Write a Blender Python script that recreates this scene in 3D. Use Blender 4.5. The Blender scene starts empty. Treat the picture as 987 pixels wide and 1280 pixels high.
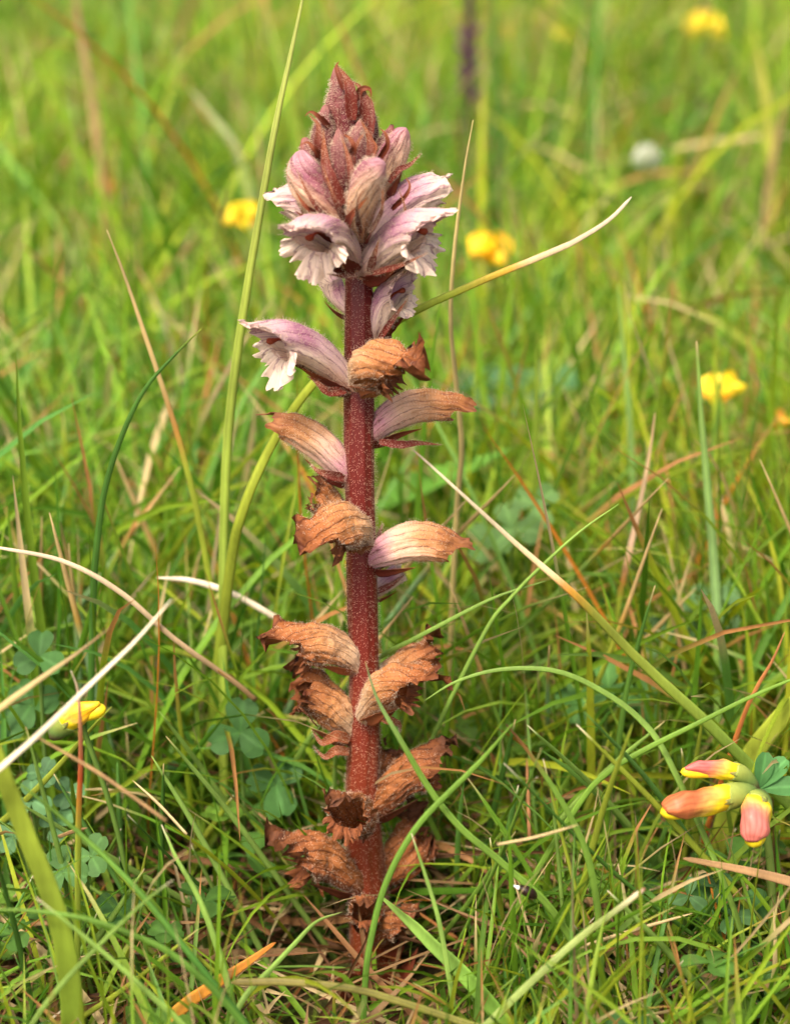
import bpy, math, random
import numpy as np
from mathutils import Vector, noise as mnoise

R = math.radians
random.seed(7)
rng = np.random.default_rng(11)
scene = bpy.context.scene
COL = scene.collection

# ------------------------------------------------------------------ camera
PITCH, TANV = R(24.0), math.tan(R(16.0))
CAM = np.array([0.0, -0.318, 0.256])
W_, H_ = 987.0, 1280.0
cam_d = bpy.data.cameras.new('camera')
cam = bpy.data.objects.new('camera', cam_d)
COL.objects.link(cam)
cam.location = CAM
cam.rotation_euler = (math.pi / 2 - PITCH, 0, 0)
cam_d.sensor_fit = 'VERTICAL'
cam_d.sensor_height = 24.0
cam_d.lens = 12.0 / TANV
cam_d.clip_start = 0.005
cam_d.clip_end = 500.0
cam_d.dof.use_dof = True
cam_d.dof.focus_distance = 0.362
cam_d.dof.aperture_fstop = 7.5
scene.camera = cam

# ------------------------------------------------------------------ sky and sun (bright, thinly overcast)
SUN_EL, SUN_AZ = R(58), R(-150)      # azimuth measured from +y towards +x; the sun is behind the camera's left shoulder
world = bpy.data.worlds.new('World')
scene.world = world
world.use_nodes = True
wn = world.node_tree
wn.nodes.clear()
wo = wn.nodes.new('ShaderNodeOutputWorld')
wb = wn.nodes.new('ShaderNodeBackground')
sky = wn.nodes.new('ShaderNodeTexSky')
sky.sky_type = 'NISHITA'
sky.sun_disc = False
sky.sun_elevation = SUN_EL
sky.sun_rotation = SUN_AZ
sky.air_density = 0.6
sky.dust_density = 7.0
sky.ozone_density = 0.2
wb.inputs['Strength'].default_value = 0.15
wn.links.new(sky.outputs[0], wb.inputs[0])
wn.links.new(wb.outputs[0], wo.inputs[0])
sun_d = bpy.data.lights.new('sun', 'SUN')
sun_d.energy = 1.5
sun_d.angle = R(11)
sun_d.color = (1.0, 0.93, 0.82)
sun = bpy.data.objects.new('sun', sun_d)
COL.objects.link(sun)
sdir = Vector((math.sin(SUN_AZ) * math.cos(SUN_EL), math.cos(SUN_AZ) * math.cos(SUN_EL), math.sin(SUN_EL)))
sun.rotation_euler = sdir.to_track_quat('Z', 'Y').to_euler()
scene.view_settings.view_transform = 'Standard'
scene.view_settings.look = 'None'
scene.view_settings.exposure = 1.14
scene.view_settings.gamma = 1.0
scene.view_settings.use_curve_mapping = False
scene.render.engine = 'CYCLES'
scene.cycles.use_denoising = True
scene.cycles.max_bounces = 4
scene.cycles.diffuse_bounces = 2
scene.cycles.glossy_bounces = 2
scene.cycles.transmission_bounces = 3
scene.cycles.use_adaptive_sampling = True
scene.cycles.adaptive_threshold = 0.02

# ------------------------------------------------------------------ helpers
cF = np.array([0, math.cos(PITCH), -math.sin(PITCH)])
cU = np.array([0, math.sin(PITCH), math.cos(PITCH)])
cR = np.array([1.0, 0, 0])


def P(px, py, Y=0.0):
    """point of the place that stands at depth Y behind the plant and shows at that pixel of the photograph"""
    d = cF + cU * ((640 - py) / 640 * TANV) + cR * ((px - 493.5) / 640 * TANV)
    return CAM + d * ((Y - CAM[1]) / d[1])


def mpp(p):
    return float(np.dot(np.asarray(p) - CAM, cF)) * TANV / 640


def pix(p):
    v = np.asarray(p) - CAM
    z = v @ cF
    return 493.5 + (v @ cR) / z / TANV * 640, 640 - (v @ cU) / z / TANV * 640


def srgb(r, g, b):
    f = lambda c: ((c / 255 + .055) / 1.055) ** 2.4 if c > 10 else c / 255 / 12.92
    return (f(r), f(g), f(b))


ORG = {}


def make_obj(name, verts, faces, mat, parent=None, origin=None, cols=None, uvs=None, smooth=True, kind=None,
             label=None, cat=None, group=None):
    """one mesh object; verts in world coordinates, faces a list or a list of int arrays"""
    verts = np.asarray(verts, dtype=np.float64)
    if origin is None:
        origin = ORG[parent.name] if parent is not None else np.zeros(3)
    me = bpy.data.meshes.new(name)
    if isinstance(faces, np.ndarray):
        faces = [faces]
    arrs = [np.asarray(f, dtype=np.int32) for f in faces if len(f)]
    loops = np.concatenate([a.ravel() for a in arrs])
    sizes = np.concatenate([np.full(len(a), a.shape[1], np.int32) for a in arrs])
    starts = np.concatenate([[0], np.cumsum(sizes)[:-1]]).astype(np.int32)
    me.vertices.add(len(verts))
    me.vertices.foreach_set('co', (verts - origin).astype(np.float32).ravel())
    me.loops.add(len(loops))
    me.loops.foreach_set('vertex_index', loops)
    me.polygons.add(len(sizes))
    me.polygons.foreach_set('loop_start', starts)
    me.polygons.foreach_set('loop_total', sizes)
    me.polygons.foreach_set('use_smooth', np.full(len(sizes), smooth))
    me.update(calc_edges=True)
    if cols is not None:
        ca = me.color_attributes.new('col', 'FLOAT_COLOR', 'POINT')
        c4 = np.ones((len(verts), 4), np.float32)
        c4[:, :3] = cols
        ca.data.foreach_set('color', c4.ravel())
    if uvs is not None:
        uv = me.uv_layers.new(name='UVMap')
        uv.data.foreach_set('uv', np.asarray(uvs, np.float32)[loops].ravel())
    me.validate()
    me.materials.append(mat)
    o = bpy.data.objects.new(name, me)
    COL.objects.link(o)
    if parent is not None:
        o.parent = parent
    else:
        o.location = origin
    ORG[o.name] = np.asarray(origin, float)
    if kind:
        o['kind'] = kind
    if label:
        o['label'] = label
    if cat:
        o['category'] = cat
    if group:
        o['group'] = group
    return o


def empty(name, loc, label, cat, group=None):
    o = bpy.data.objects.new(name, None)
    o.empty_display_size = 0.01
    COL.objects.link(o)
    o.location = loc
    ORG[o.name] = np.asarray(loc, float)
    o['label'] = label
    o['category'] = cat
    if group:
        o['group'] = group
    return o


def catmull(pts, n):
    pts = np.asarray(pts, float)
    k = len(pts)
    if k == 2:
        t = np.linspace(0, 1, n)[:, None]
        return pts[0] * (1 - t) + pts[1] * t
    ext = np.vstack([2 * pts[0] - pts[1], pts, 2 * pts[-1] - pts[-2]])
    d = np.r_[0, np.cumsum(np.linalg.norm(np.diff(pts[:, :3], axis=0), axis=1))]
    s = np.linspace(0, d[-1], n)
    i = np.clip(np.searchsorted(d, s, side='right') - 1, 0, k - 2)
    t = ((s - d[i]) / np.maximum(d[i + 1] - d[i], 1e-9))[:, None]
    p0, p1, p2, p3 = ext[i], ext[i + 1], ext[i + 2], ext[i + 3]
    return .5 * (2 * p1 + (p2 - p0) * t + (2 * p0 - 5 * p1 + 4 * p2 - p3) * t ** 2 + (3 * p1 - p0 - 3 * p2 + p3) * t ** 3)


def frames(path, up):
    T = np.gradient(path, axis=0)
    T /= np.linalg.norm(T, axis=1)[:, None] + 1e-12
    up = np.asarray(up, float)
    S = np.cross(T, up)
    bad = np.linalg.norm(S, axis=1) < 1e-3
    S[bad] = np.array([1, 0, 0])
    S /= np.linalg.norm(S, axis=1)[:, None]
    D = np.cross(S, T)
    return T, S, D


def grid_faces(n, m, wrap):
    i, j = np.meshgrid(np.arange(n - 1), np.arange(m if wrap else m - 1), indexing='ij')
    j2 = (j + 1) % m
    return np.stack([i * m + j, i * m + j2, (i + 1) * m + j2, (i + 1) * m + j], -1).reshape(-1, 4)


def sweep(path, rw, rt, up=(0, 0, 1), sides=6, fold=0.0):
    """closed tube with an elliptic, optionally channelled section"""
    T, S, D = frames(path, up)
    a = np.linspace(0, 2 * np.pi, sides, endpoint=False)
    rw = np.broadcast_to(rw, len(path))[:, None]
    rt = np.broadcast_to(rt, len(path))[:, None]
    c, s = np.cos(a)[None], np.sin(a)[None]
    off = fold * rw * (np.abs(c) - .5)
    v = path[:, None] + S[:, None] * (rw * c)[..., None] + D[:, None] * (rt * s + off)[..., None]
    return v.reshape(-1, 3), grid_faces(len(path), sides, True), sides


def bez(p0, p1, p2, p3, n):
    t = np.linspace(0, 1, n)[:, None]
    return (1 - t) ** 3 * p0 + 3 * (1 - t) ** 2 * t * p1 + 3 * (1 - t) * t * t * p2 + t ** 3 * p3


# ------------------------------------------------------------------ materials
def mat_new(name):
    m = bpy.data.materials.new(name)
    m.use_nodes = True
    nt = m.node_tree
    nt.nodes.clear()
    return m, nt, nt.nodes.new, nt.links.new


def finish(nt, color_socket, rough, transl, bump_socket=None, bump=0.3, dist=0.0002, spec=0.35, tr_col=None, sss=0.0):
    N, L = nt.nodes.new, nt.links.new
    out = N('ShaderNodeOutputMaterial')
    p = N('ShaderNodeBsdfPrincipled')
    p.inputs['Roughness'].default_value = rough
    p.inputs['Specular IOR Level'].default_value = spec
    if sss:
        p.inputs['Subsurface Weight'].default_value = sss
        p.inputs['Subsurface Radius'].default_value = (1.0, .4, .25)
        p.inputs['Subsurface Scale'].default_value = 0.0012
    if isinstance(color_socket, tuple):
        p.inputs['Base Color'].default_value = (*color_socket, 1)
    else:
        L(color_socket, p.inputs['Base Color'])
    if bump_socket is not None:
        b = N('ShaderNodeBump')
        b.inputs['Strength'].default_value = bump
        b.inputs['Distance'].default_value = dist
        L(bump_socket, b.inputs['Height'])
        L(b.outputs[0], p.inputs['Normal'])
    if transl > 0:
        t = N('ShaderNodeBsdfTranslucent')
        if isinstance(color_socket, tuple):
            t.inputs[0].default_value = (*color_socket, 1)
        else:
            L(tr_col or color_socket, t.inputs[0])
        mx = N('ShaderNodeMixShader')
        mx.inputs[0].default_value = transl
        L(p.outputs[0], mx.inputs[1])
        L(t.outputs[0], mx.inputs[2])
        L(mx.outputs[0], out.inputs[0])
    else:
        L(p.outputs[0], out.inputs[0])
    return p


def ramp(nt, fac, stops):
    r = nt.nodes.new('ShaderNodeValToRGB')
    e = r.color_ramp.elements
    while len(e) < len(stops):
        e.new(0.5)
    for el, (pos, c) in zip(e, stops):
        el.position = pos
        el.color = (*c, 1) if len(c) == 3 else c
    nt.links.new(fac, r.inputs[0])
    return r.outputs[0]


def nz(nt, scale, detail=4, vec=None, dim='3D', rough=.55):
    n = nt.nodes.new('ShaderNodeTexNoise')
    n.inputs['Scale'].default_value = scale
    n.inputs['Detail'].default_value = detail
    n.inputs['Roughness'].default_value = rough
    if vec is not None:
        nt.links.new(vec, n.inputs['Vector'])
    return n.outputs[0]


def mth(nt, op, a, b=None):
    n = nt.nodes.new('ShaderNodeMath')
    n.operation = op
    for i, x in enumerate((a, b)):
        if x is None:
            continue
        if isinstance(x, (int, float)):
            n.inputs[i].default_value = x
        else:
            nt.links.new(x, n.inputs[i])
    return n.outputs[0]


def mixc(nt, fac, a, b, mode='MIX'):
    n = nt.nodes.new('ShaderNodeMix')
    n.data_type = 'RGBA'
    n.blend_type = mode
    for sock, x in ((n.inputs[0], fac), (n.inputs[6], a), (n.inputs[7], b)):
        if isinstance(x, (int, float)):
            sock.default_value = x
        elif isinstance(x, tuple):
            sock.default_value = (*x, 1)
        else:
            nt.links.new(x, sock)
    return n.outputs[2]


def mat_leafy(name, rough=.45, transl=.3, spec=.35, streak=900.0, amount=.35):
    """plant tissue coloured by the 'col' attribute with fine lengthwise streaks"""
    m, nt, N, L = mat_new(name)
    a = N('ShaderNodeAttribute')
    a.attribute_name = 'col'
    tc = N('ShaderNodeTexCoord')
    mp = N('ShaderNodeMapping')
    mp.inputs['Scale'].default_value = (1.6, 1.6, .1)
    L(tc.outputs['Object'], mp.inputs[0])
    n1 = nz(nt, streak, 3, mp.outputs[0])
    n2 = nz(nt, 140.0, 3, tc.outputs['Object'])
    f = mth(nt, 'ADD', mth(nt, 'MULTIPLY', n1, amount), mth(nt, 'MULTIPLY', n2, amount * 1.3))
    f = mth(nt, 'ADD', f, 1.0 - amount * 1.15)
    cs = mixc(nt, 1.0, a.outputs['Color'], f, 'MULTIPLY')
    hs = N('ShaderNodeHueSaturation')
    hs.inputs['Saturation'].default_value = 1.05
    hs.inputs['Value'].default_value = 1.25
    L(cs, hs.inputs['Color'])
    finish(nt, cs, rough, transl, n1, .25, .0001, spec, hs.outputs[0])
    return m


M_GRASS = mat_leafy('grass_blade', .5, .35, .22, amount=.45)
M_DRY = mat_leafy('dry_grass', .7, .15, .2, 1500, .5)
M_LEAF = mat_leafy('broad_leaf', .6, .28, .2, 500, .45)
M_PETAL = mat_leafy('trefoil_petal', .45, .3, .35, 900, .3)
M_TISSUE = mat_leafy('bract_tissue', .6, .18, .25, 1600, .55)


def mat_corolla(name, dorsal, ventral, vein_col, vein_n=11, vein_w=.12, vein_amt=.75, transl=.25, rough=.55,
                wr=0.5, mottle=.35, mott_col=None, thr=(.38, .68)):
    """corolla: colour runs along the tube (UV y), veins run lengthwise (UV x round the tube)"""
    m, nt, N, L = mat_new(name)
    uv = N('ShaderNodeUVMap')
    uv.uv_map = 'UVMap'
    sp = N('ShaderNodeSeparateXYZ')
    L(uv.outputs[0], sp.inputs[0])
    x, y = sp.outputs[0], sp.outputs[1]
    tc = N('ShaderNodeTexCoord')
    obj = tc.outputs['Object']
    n_big = nz(nt, 260, 4, obj)
    n_fine = nz(nt, 1400, 4, obj)
    yn = mth(nt, 'ADD', y, mth(nt, 'MULTIPLY', mth(nt, 'SUBTRACT', n_big, .5), .35))
    cd = ramp(nt, yn, dorsal)
    cv = ramp(nt, yn, ventral)
    # dorsal side where sin(2 pi x) > 0
    sn = mth(nt, 'SINE', mth(nt, 'MULTIPLY', x, 2 * math.pi))
    sn = mth(nt, 'ADD', sn, mth(nt, 'MULTIPLY', mth(nt, 'SUBTRACT', n_big, .5), .8))
    dm = ramp(nt, mth(nt, 'ADD', mth(nt, 'MULTIPLY', sn, .5), .5), [(thr[0], (0, 0, 0)), (thr[1], (1, 1, 1))])
    col = mixc(nt, dm, cv, cd)
    # veins
    cmb = N('ShaderNodeCombineXYZ')
    L(mth(nt, 'MULTIPLY', x, 7.0), cmb.inputs[0])
    L(mth(nt, 'MULTIPLY', y, 2.2), cmb.inputs[1])
    wob = nz(nt, 1.6, 3, cmb.outputs[0])
    xx = mth(nt, 'ADD', mth(nt, 'MULTIPLY', x, float(vein_n)), mth(nt, 'MULTIPLY', mth(nt, 'SUBTRACT', wob, .5), 1.5))
    fr = mth(nt, 'ABSOLUTE', mth(nt, 'SUBTRACT', mth(nt, 'FRACT', xx), .5))
    vm = ramp(nt, fr, [(0.0, (1, 1, 1)), (vein_w * .35, (.9, .9, .9)), (vein_w, (0, 0, 0))])
    xx2 = mth(nt, 'ADD', mth(nt, 'MULTIPLY', x, vein_n * 2.7), mth(nt, 'MULTIPLY', mth(nt, 'SUBTRACT', wob, .5), 5.0))
    fr2 = mth(nt, 'ABSOLUTE', mth(nt, 'SUBTRACT', mth(nt, 'FRACT', xx2), .5))
    vm2 = ramp(nt, fr2, [(0.0, (.45, .45, .45)), (.16, (0, 0, 0))])
    v = mth(nt, 'MAXIMUM', vm, vm2)
    vf = mth(nt, 'MULTIPLY', v, mth(nt, 'MULTIPLY', ramp(nt, n_fine, [(.3, (.55, .55, .55)), (.6, (1, 1, 1))]), vein_amt))
    col = mixc(nt, vf, col, vein_col)
    mo = ramp(nt, nz(nt, 700, 5, obj, rough=.65), [(.35, (0, 0, 0)), (.7, (1, 1, 1))])
    if mott_col is None:
        mott_col = tuple(c * .5 for c in vein_col)
    col = mixc(nt, mth(nt, 'MULTIPLY', mo, mottle), col, mott_col)
    h = mth(nt, 'SUBTRACT', mth(nt, 'MULTIPLY', n_fine, 1.0), mth(nt, 'MULTIPLY', v, .45))
    finish(nt, col, rough, transl, h, wr, .0003, .25)
    return m


CREAM = srgb(236, 212, 188)
PINKC = srgb(222, 178, 172)
VIO = srgb(182, 126, 146)
VIOD = srgb(140, 78, 112)
VEIN = srgb(112, 46, 84)
OCH = srgb(200, 140, 92)
OCHP = srgb(230, 184, 142)
BRN = srgb(150, 84, 44)
DBRN = srgb(84, 38, 20)
MF_FRESH = mat_corolla('corolla_fresh', [(0, PINKC), (.25, srgb(228, 198, 190)), (.6, VIO), (.8, srgb(214, 172, 178)), (1, CREAM)],
                       [(0, srgb(208, 150, 120)), (.4, CREAM), (1, CREAM)], VEIN, 12, .1, .7, .28, mottle=.12, mott_col=VIO)
MF_HALF = mat_corolla('corolla_fading', [(0, srgb(160, 92, 112)), (.22, srgb(206, 150, 160)), (.42, srgb(228, 188, 158)), (.64, srgb(192, 140, 92)), (.85, srgb(164, 106, 60)), (1, srgb(110, 66, 36))],
                      [(0, srgb(150, 84, 96)), (.25, PINKC), (.5, srgb(226, 184, 152)), (.8, OCH), (1, BRN)], srgb(98, 42, 40), 13, .075, .85, .2, mottle=.15, mott_col=OCH)
MF_DRY = mat_corolla('corolla_withered', [(0, srgb(220, 190, 160)), (.25, srgb(218, 176, 132)), (.5, srgb(194, 134, 82)), (.78, srgb(166, 100, 52)), (.97, srgb(116, 66, 34))],
                     [(0, srgb(200, 156, 114)), (.4, srgb(178, 114, 64)), (.8, srgb(122, 70, 36))], DBRN, 15, .075, .9, .15, .6, 1.0, .3)
MF_DARK = mat_corolla('corolla_old', [(0, srgb(154, 88, 44)), (.5, srgb(170, 106, 58)), (.78, srgb(146, 86, 46)), (.97, srgb(98, 58, 32))],
                      [(0, srgb(150, 82, 42)), (1, srgb(134, 78, 44))], srgb(58, 26, 14), 15, .075, .85, .12, .65, 1.0, .4)
MF_BUD = mat_corolla('corolla_bud', [(0, srgb(186, 118, 96)), (.45, srgb(188, 126, 124)), (.75, srgb(150, 92, 106)), (1, srgb(194, 148, 152))],
                     [(0, srgb(190, 116, 70)), (.45, srgb(234, 194, 150)), (.8, srgb(226, 184, 158)), (1, srgb(196, 140, 140))], srgb(96, 28, 36), 11, .13, .8, .2, mottle=.25, mott_col=srgb(140, 66, 66), thr=(.5, .8))
MF_TIPBUD = mat_corolla('corolla_young_bud', [(0, srgb(104, 48, 34)), (.5, srgb(110, 56, 50)), (.8, srgb(132, 84, 80)), (1, srgb(158, 112, 98))],
                        [(0, srgb(112, 50, 36)), (.6, srgb(132, 72, 62)), (1, srgb(156, 100, 86))], srgb(92, 26, 38), 11, .16, .7, .15, mottle=.35, mott_col=srgb(112, 40, 48))


def mat_stem():
    m, nt, N, L = mat_new('broomrape_stem')
    tc = N('ShaderNodeTexCoord')
    sp = N('ShaderNodeSeparateXYZ')
    L(tc.outputs['Object'], sp.inputs[0])
    n = nz(nt, 160, 5, tc.outputs['Object'])
    mp = N('ShaderNodeMapping')
    mp.inputs['Scale'].default_value = (1500, 1500, 140)
    L(tc.outputs['Object'], mp.inputs[0])
    n2 = nz(nt, 1.0, 3, mp.outputs[0])
    z = mth(nt, 'ADD', mth(nt, 'MULTIPLY', sp.outputs[2], 5.0), mth(nt, 'MULTIPLY', mth(nt, 'SUBTRACT', n, .5), .2))
    c = ramp(nt, z, [(0.0, srgb(104, 48, 20)), (.25, srgb(110, 42, 20)), (.42, srgb(94, 22, 14)), (1, srgb(84, 18, 14))])
    c = mixc(nt, mth(nt, 'MULTIPLY', ramp(nt, n2, [(.4, (0, 0, 0)), (.75, (1, 1, 1))]), .35), c, srgb(122, 48, 36))
    finish(nt, c, .42, 0, mth(nt, 'ADD', n2, n), .35, .0003, .35, sss=.12)
    return m


M_STEM = mat_stem()


def mat_plain(name, c, rough, transl=0.0, spec=.3):
    m, nt, N, L = mat_new(name)
    tc = N('ShaderNodeTexCoord')
    n = nz(nt, 500, 3, tc.outputs['Object'])
    cs = mixc(nt, n, tuple(x * .7 for x in c), tuple(min(1, x * 1.2) for x in c))
    finish(nt, cs, rough, transl, n, .2, .0002, spec)
    return m


M_HAIR = mat_plain('glandular_hair', srgb(240, 214, 186), .5, .35)
M_INSIDE = mat_plain('dark_seed', srgb(40, 24, 20), .4)
M_WHITE = mat_plain('white_husk', srgb(225, 225, 215), .5)


def mat_soil():
    m, nt, N, L = mat_new('meadow_soil')
    tc = N('ShaderNodeTexCoord')
    n1 = nz(nt, 18, 5, tc.outputs['Object'])
    n2 = nz(nt, 220, 6, tc.outputs['Object'], rough=.7)
    c = ramp(nt, n2, [(.3, srgb(28, 20, 13)), (.55, srgb(58, 42, 27)), (.75, srgb(88, 70, 46))])
    g = ramp(nt, n2, [(.3, srgb(44, 54, 18)), (.7, srgb(92, 104, 44))])
    c = mixc(nt, ramp(nt, n1, [(.4, (0, 0, 0)), (.62, (1, 1, 1))]), c, g)
    finish(nt, c, .9, 0, n2, .9, .004, .1)
    return m


M_SOIL = mat_soil()

# ------------------------------------------------------------------ the ground
gx = np.concatenate([-np.geomspace(200, .6, 14), np.linspace(-.5, .5, 61), np.geomspace(.6, 200, 14)])
gy = np.concatenate([-np.geomspace(60, .5, 10), np.linspace(-.4, 1.0, 71), np.geomspace(1.1, 300, 18)])


def ground_z(x, y):
    x, y = np.asarray(x, float), np.asarray(y, float)
    d = np.hypot(x, y)
    a = .006 * np.sin(x * 23 + 1.3) * np.cos(y * 19 + .4) + .004 * np.sin(x * 51 + y * 37)
    b = .02 * np.sin(x * 2.1 + .7) * np.sin(y * 1.7 + 2)
    return a * np.clip(d / .05, 0, 1) * np.clip(3 / (d + 1e-6), 0, 1) + b * np.clip((d - .3), 0, 4) / 1.5


GX, GY = np.meshgrid(gx, gy, indexing='ij')
gv = np.stack([GX, GY, ground_z(GX, GY)], -1).reshape(-1, 3)
make_obj('ground', gv, grid_faces(len(gx), len(gy), False)[:, ::-1], M_SOIL, kind='structure')

# ------------------------------------------------------------------ the broomrape
base = P(466, 1232, 0.0)
base[2] = 0.0
plant = empty('broomrape', base, 'flowering broomrape spike with hairy dark red stem and withered lower flowers', 'flower')
STEM = [(447, 150, 5), (447, 205, 9), (447, 262, 14), (448, 300, 17), (449, 380, 19), (449, 470, 19.5), (449, 560, 20), (451, 650, 19.5),
        (453, 740, 20), (455, 830, 20), (455, 910, 21), (453, 985, 21.5), (455, 1050, 24), (459, 1110, 27), (464, 1170, 29), (468, 1215, 31), (470, 1245, 33)]
LEAN = .038
lean = lambda py: LEAN * (1232 - py) / 1150
sp_ = np.array([np.r_[P(a, b, lean(b)), c * .92 * mpp(P(a, b, lean(b)))] for a, b, c in STEM])
sp_ = catmull(sp_, 150)
s_path, s_rad = sp_[:, :3], sp_[:, 3]
nn = len(s_path)
NS = 48
TT, SS, DD = frames(s_path, (0, -1, 0))
ang = np.linspace(0, 2 * np.pi, NS, endpoint=False)
kk = np.arange(nn)
ridge = 1 + .035 * np.sin(ang[None] * 7 + .004 * kk[:, None] * 6) + .025 * np.sin(ang[None] * 13 + kk[:, None] * .03) \
    + .02 * np.sin(kk[:, None] * .19 + ang[None] * 2)
sv = s_path[:, None] + s_rad[:, None, None] * ridge[..., None] * (SS[:, None] * np.cos(ang)[None, :, None] + DD[:, None] * np.sin(ang)[None, :, None])
stem = make_obj('stem', sv.reshape(-1, 3), grid_faces(nn, NS, True), M_STEM, plant)


def hair_mesh(roots, dirs, length, r, gland):
    """short stalked hairs: three-sided spikes that carry a small gland"""
    n = len(roots)
    d = dirs / (np.linalg.norm(dirs, axis=1)[:, None] + 1e-12)
    a = np.cross(d, np.array([.31, .5, .81]))
    a /= np.linalg.norm(a, axis=1)[:, None] + 1e-12
    b = np.cross(d, a)
    L = length[:, None]
    vs = []
    for k in range(3):
        t = 2 * np.pi * k / 3
        vs.append(roots + r * (a * math.cos(t) + b * math.sin(t)))
    tip = roots + d * L
    vs.append(tip)
    g = gland
    for k in range(3):
        t = 2 * np.pi * k / 3
        vs.append(tip + g * (a * math.cos(t) + b * math.sin(t)))
    vs.append(tip + d * g)
    vs.append(tip - d * g)
    V = np.stack(vs, 1)
    F = np.array([[0, 1, 3], [1, 2, 3], [2, 0, 3], [4, 5, 7], [5, 6, 7], [6, 4, 7], [5, 4, 8], [6, 5, 8], [4, 6, 8]])
    faces = (F[None] + 9 * np.arange(n)[:, None, None]).reshape(-1, 3)
    return V.reshape(-1, 3), faces


n_h = 11500
hi = rng.uniform(22, nn - 6, n_h)
i0 = hi.astype(int)
ha = rng.uniform(0, 2 * np.pi, n_h)
hd = SS[i0] * np.cos(ha)[:, None] + DD[i0] * np.sin(ha)[:, None]
hr = s_path[i0] + TT[i0] * ((hi - i0)[:, None] * np.linalg.norm(s_path[1] - s_path[0])) + hd * s_rad[i0][:, None] * .97
hv, hf = hair_mesh(hr, hd + rng.normal(0, .25, (n_h, 3)), rng.uniform(.0003, .00085, n_h), .000014, .000072)
make_obj('glandular_hair', hv, hf, M_HAIR, stem, kind='stuff')


def fbm(p, s, o=0.0):
    return mnoise.noise(Vector((p[0] * s + o, p[1] * s + o * 1.7, p[2] * s - o)))


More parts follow.
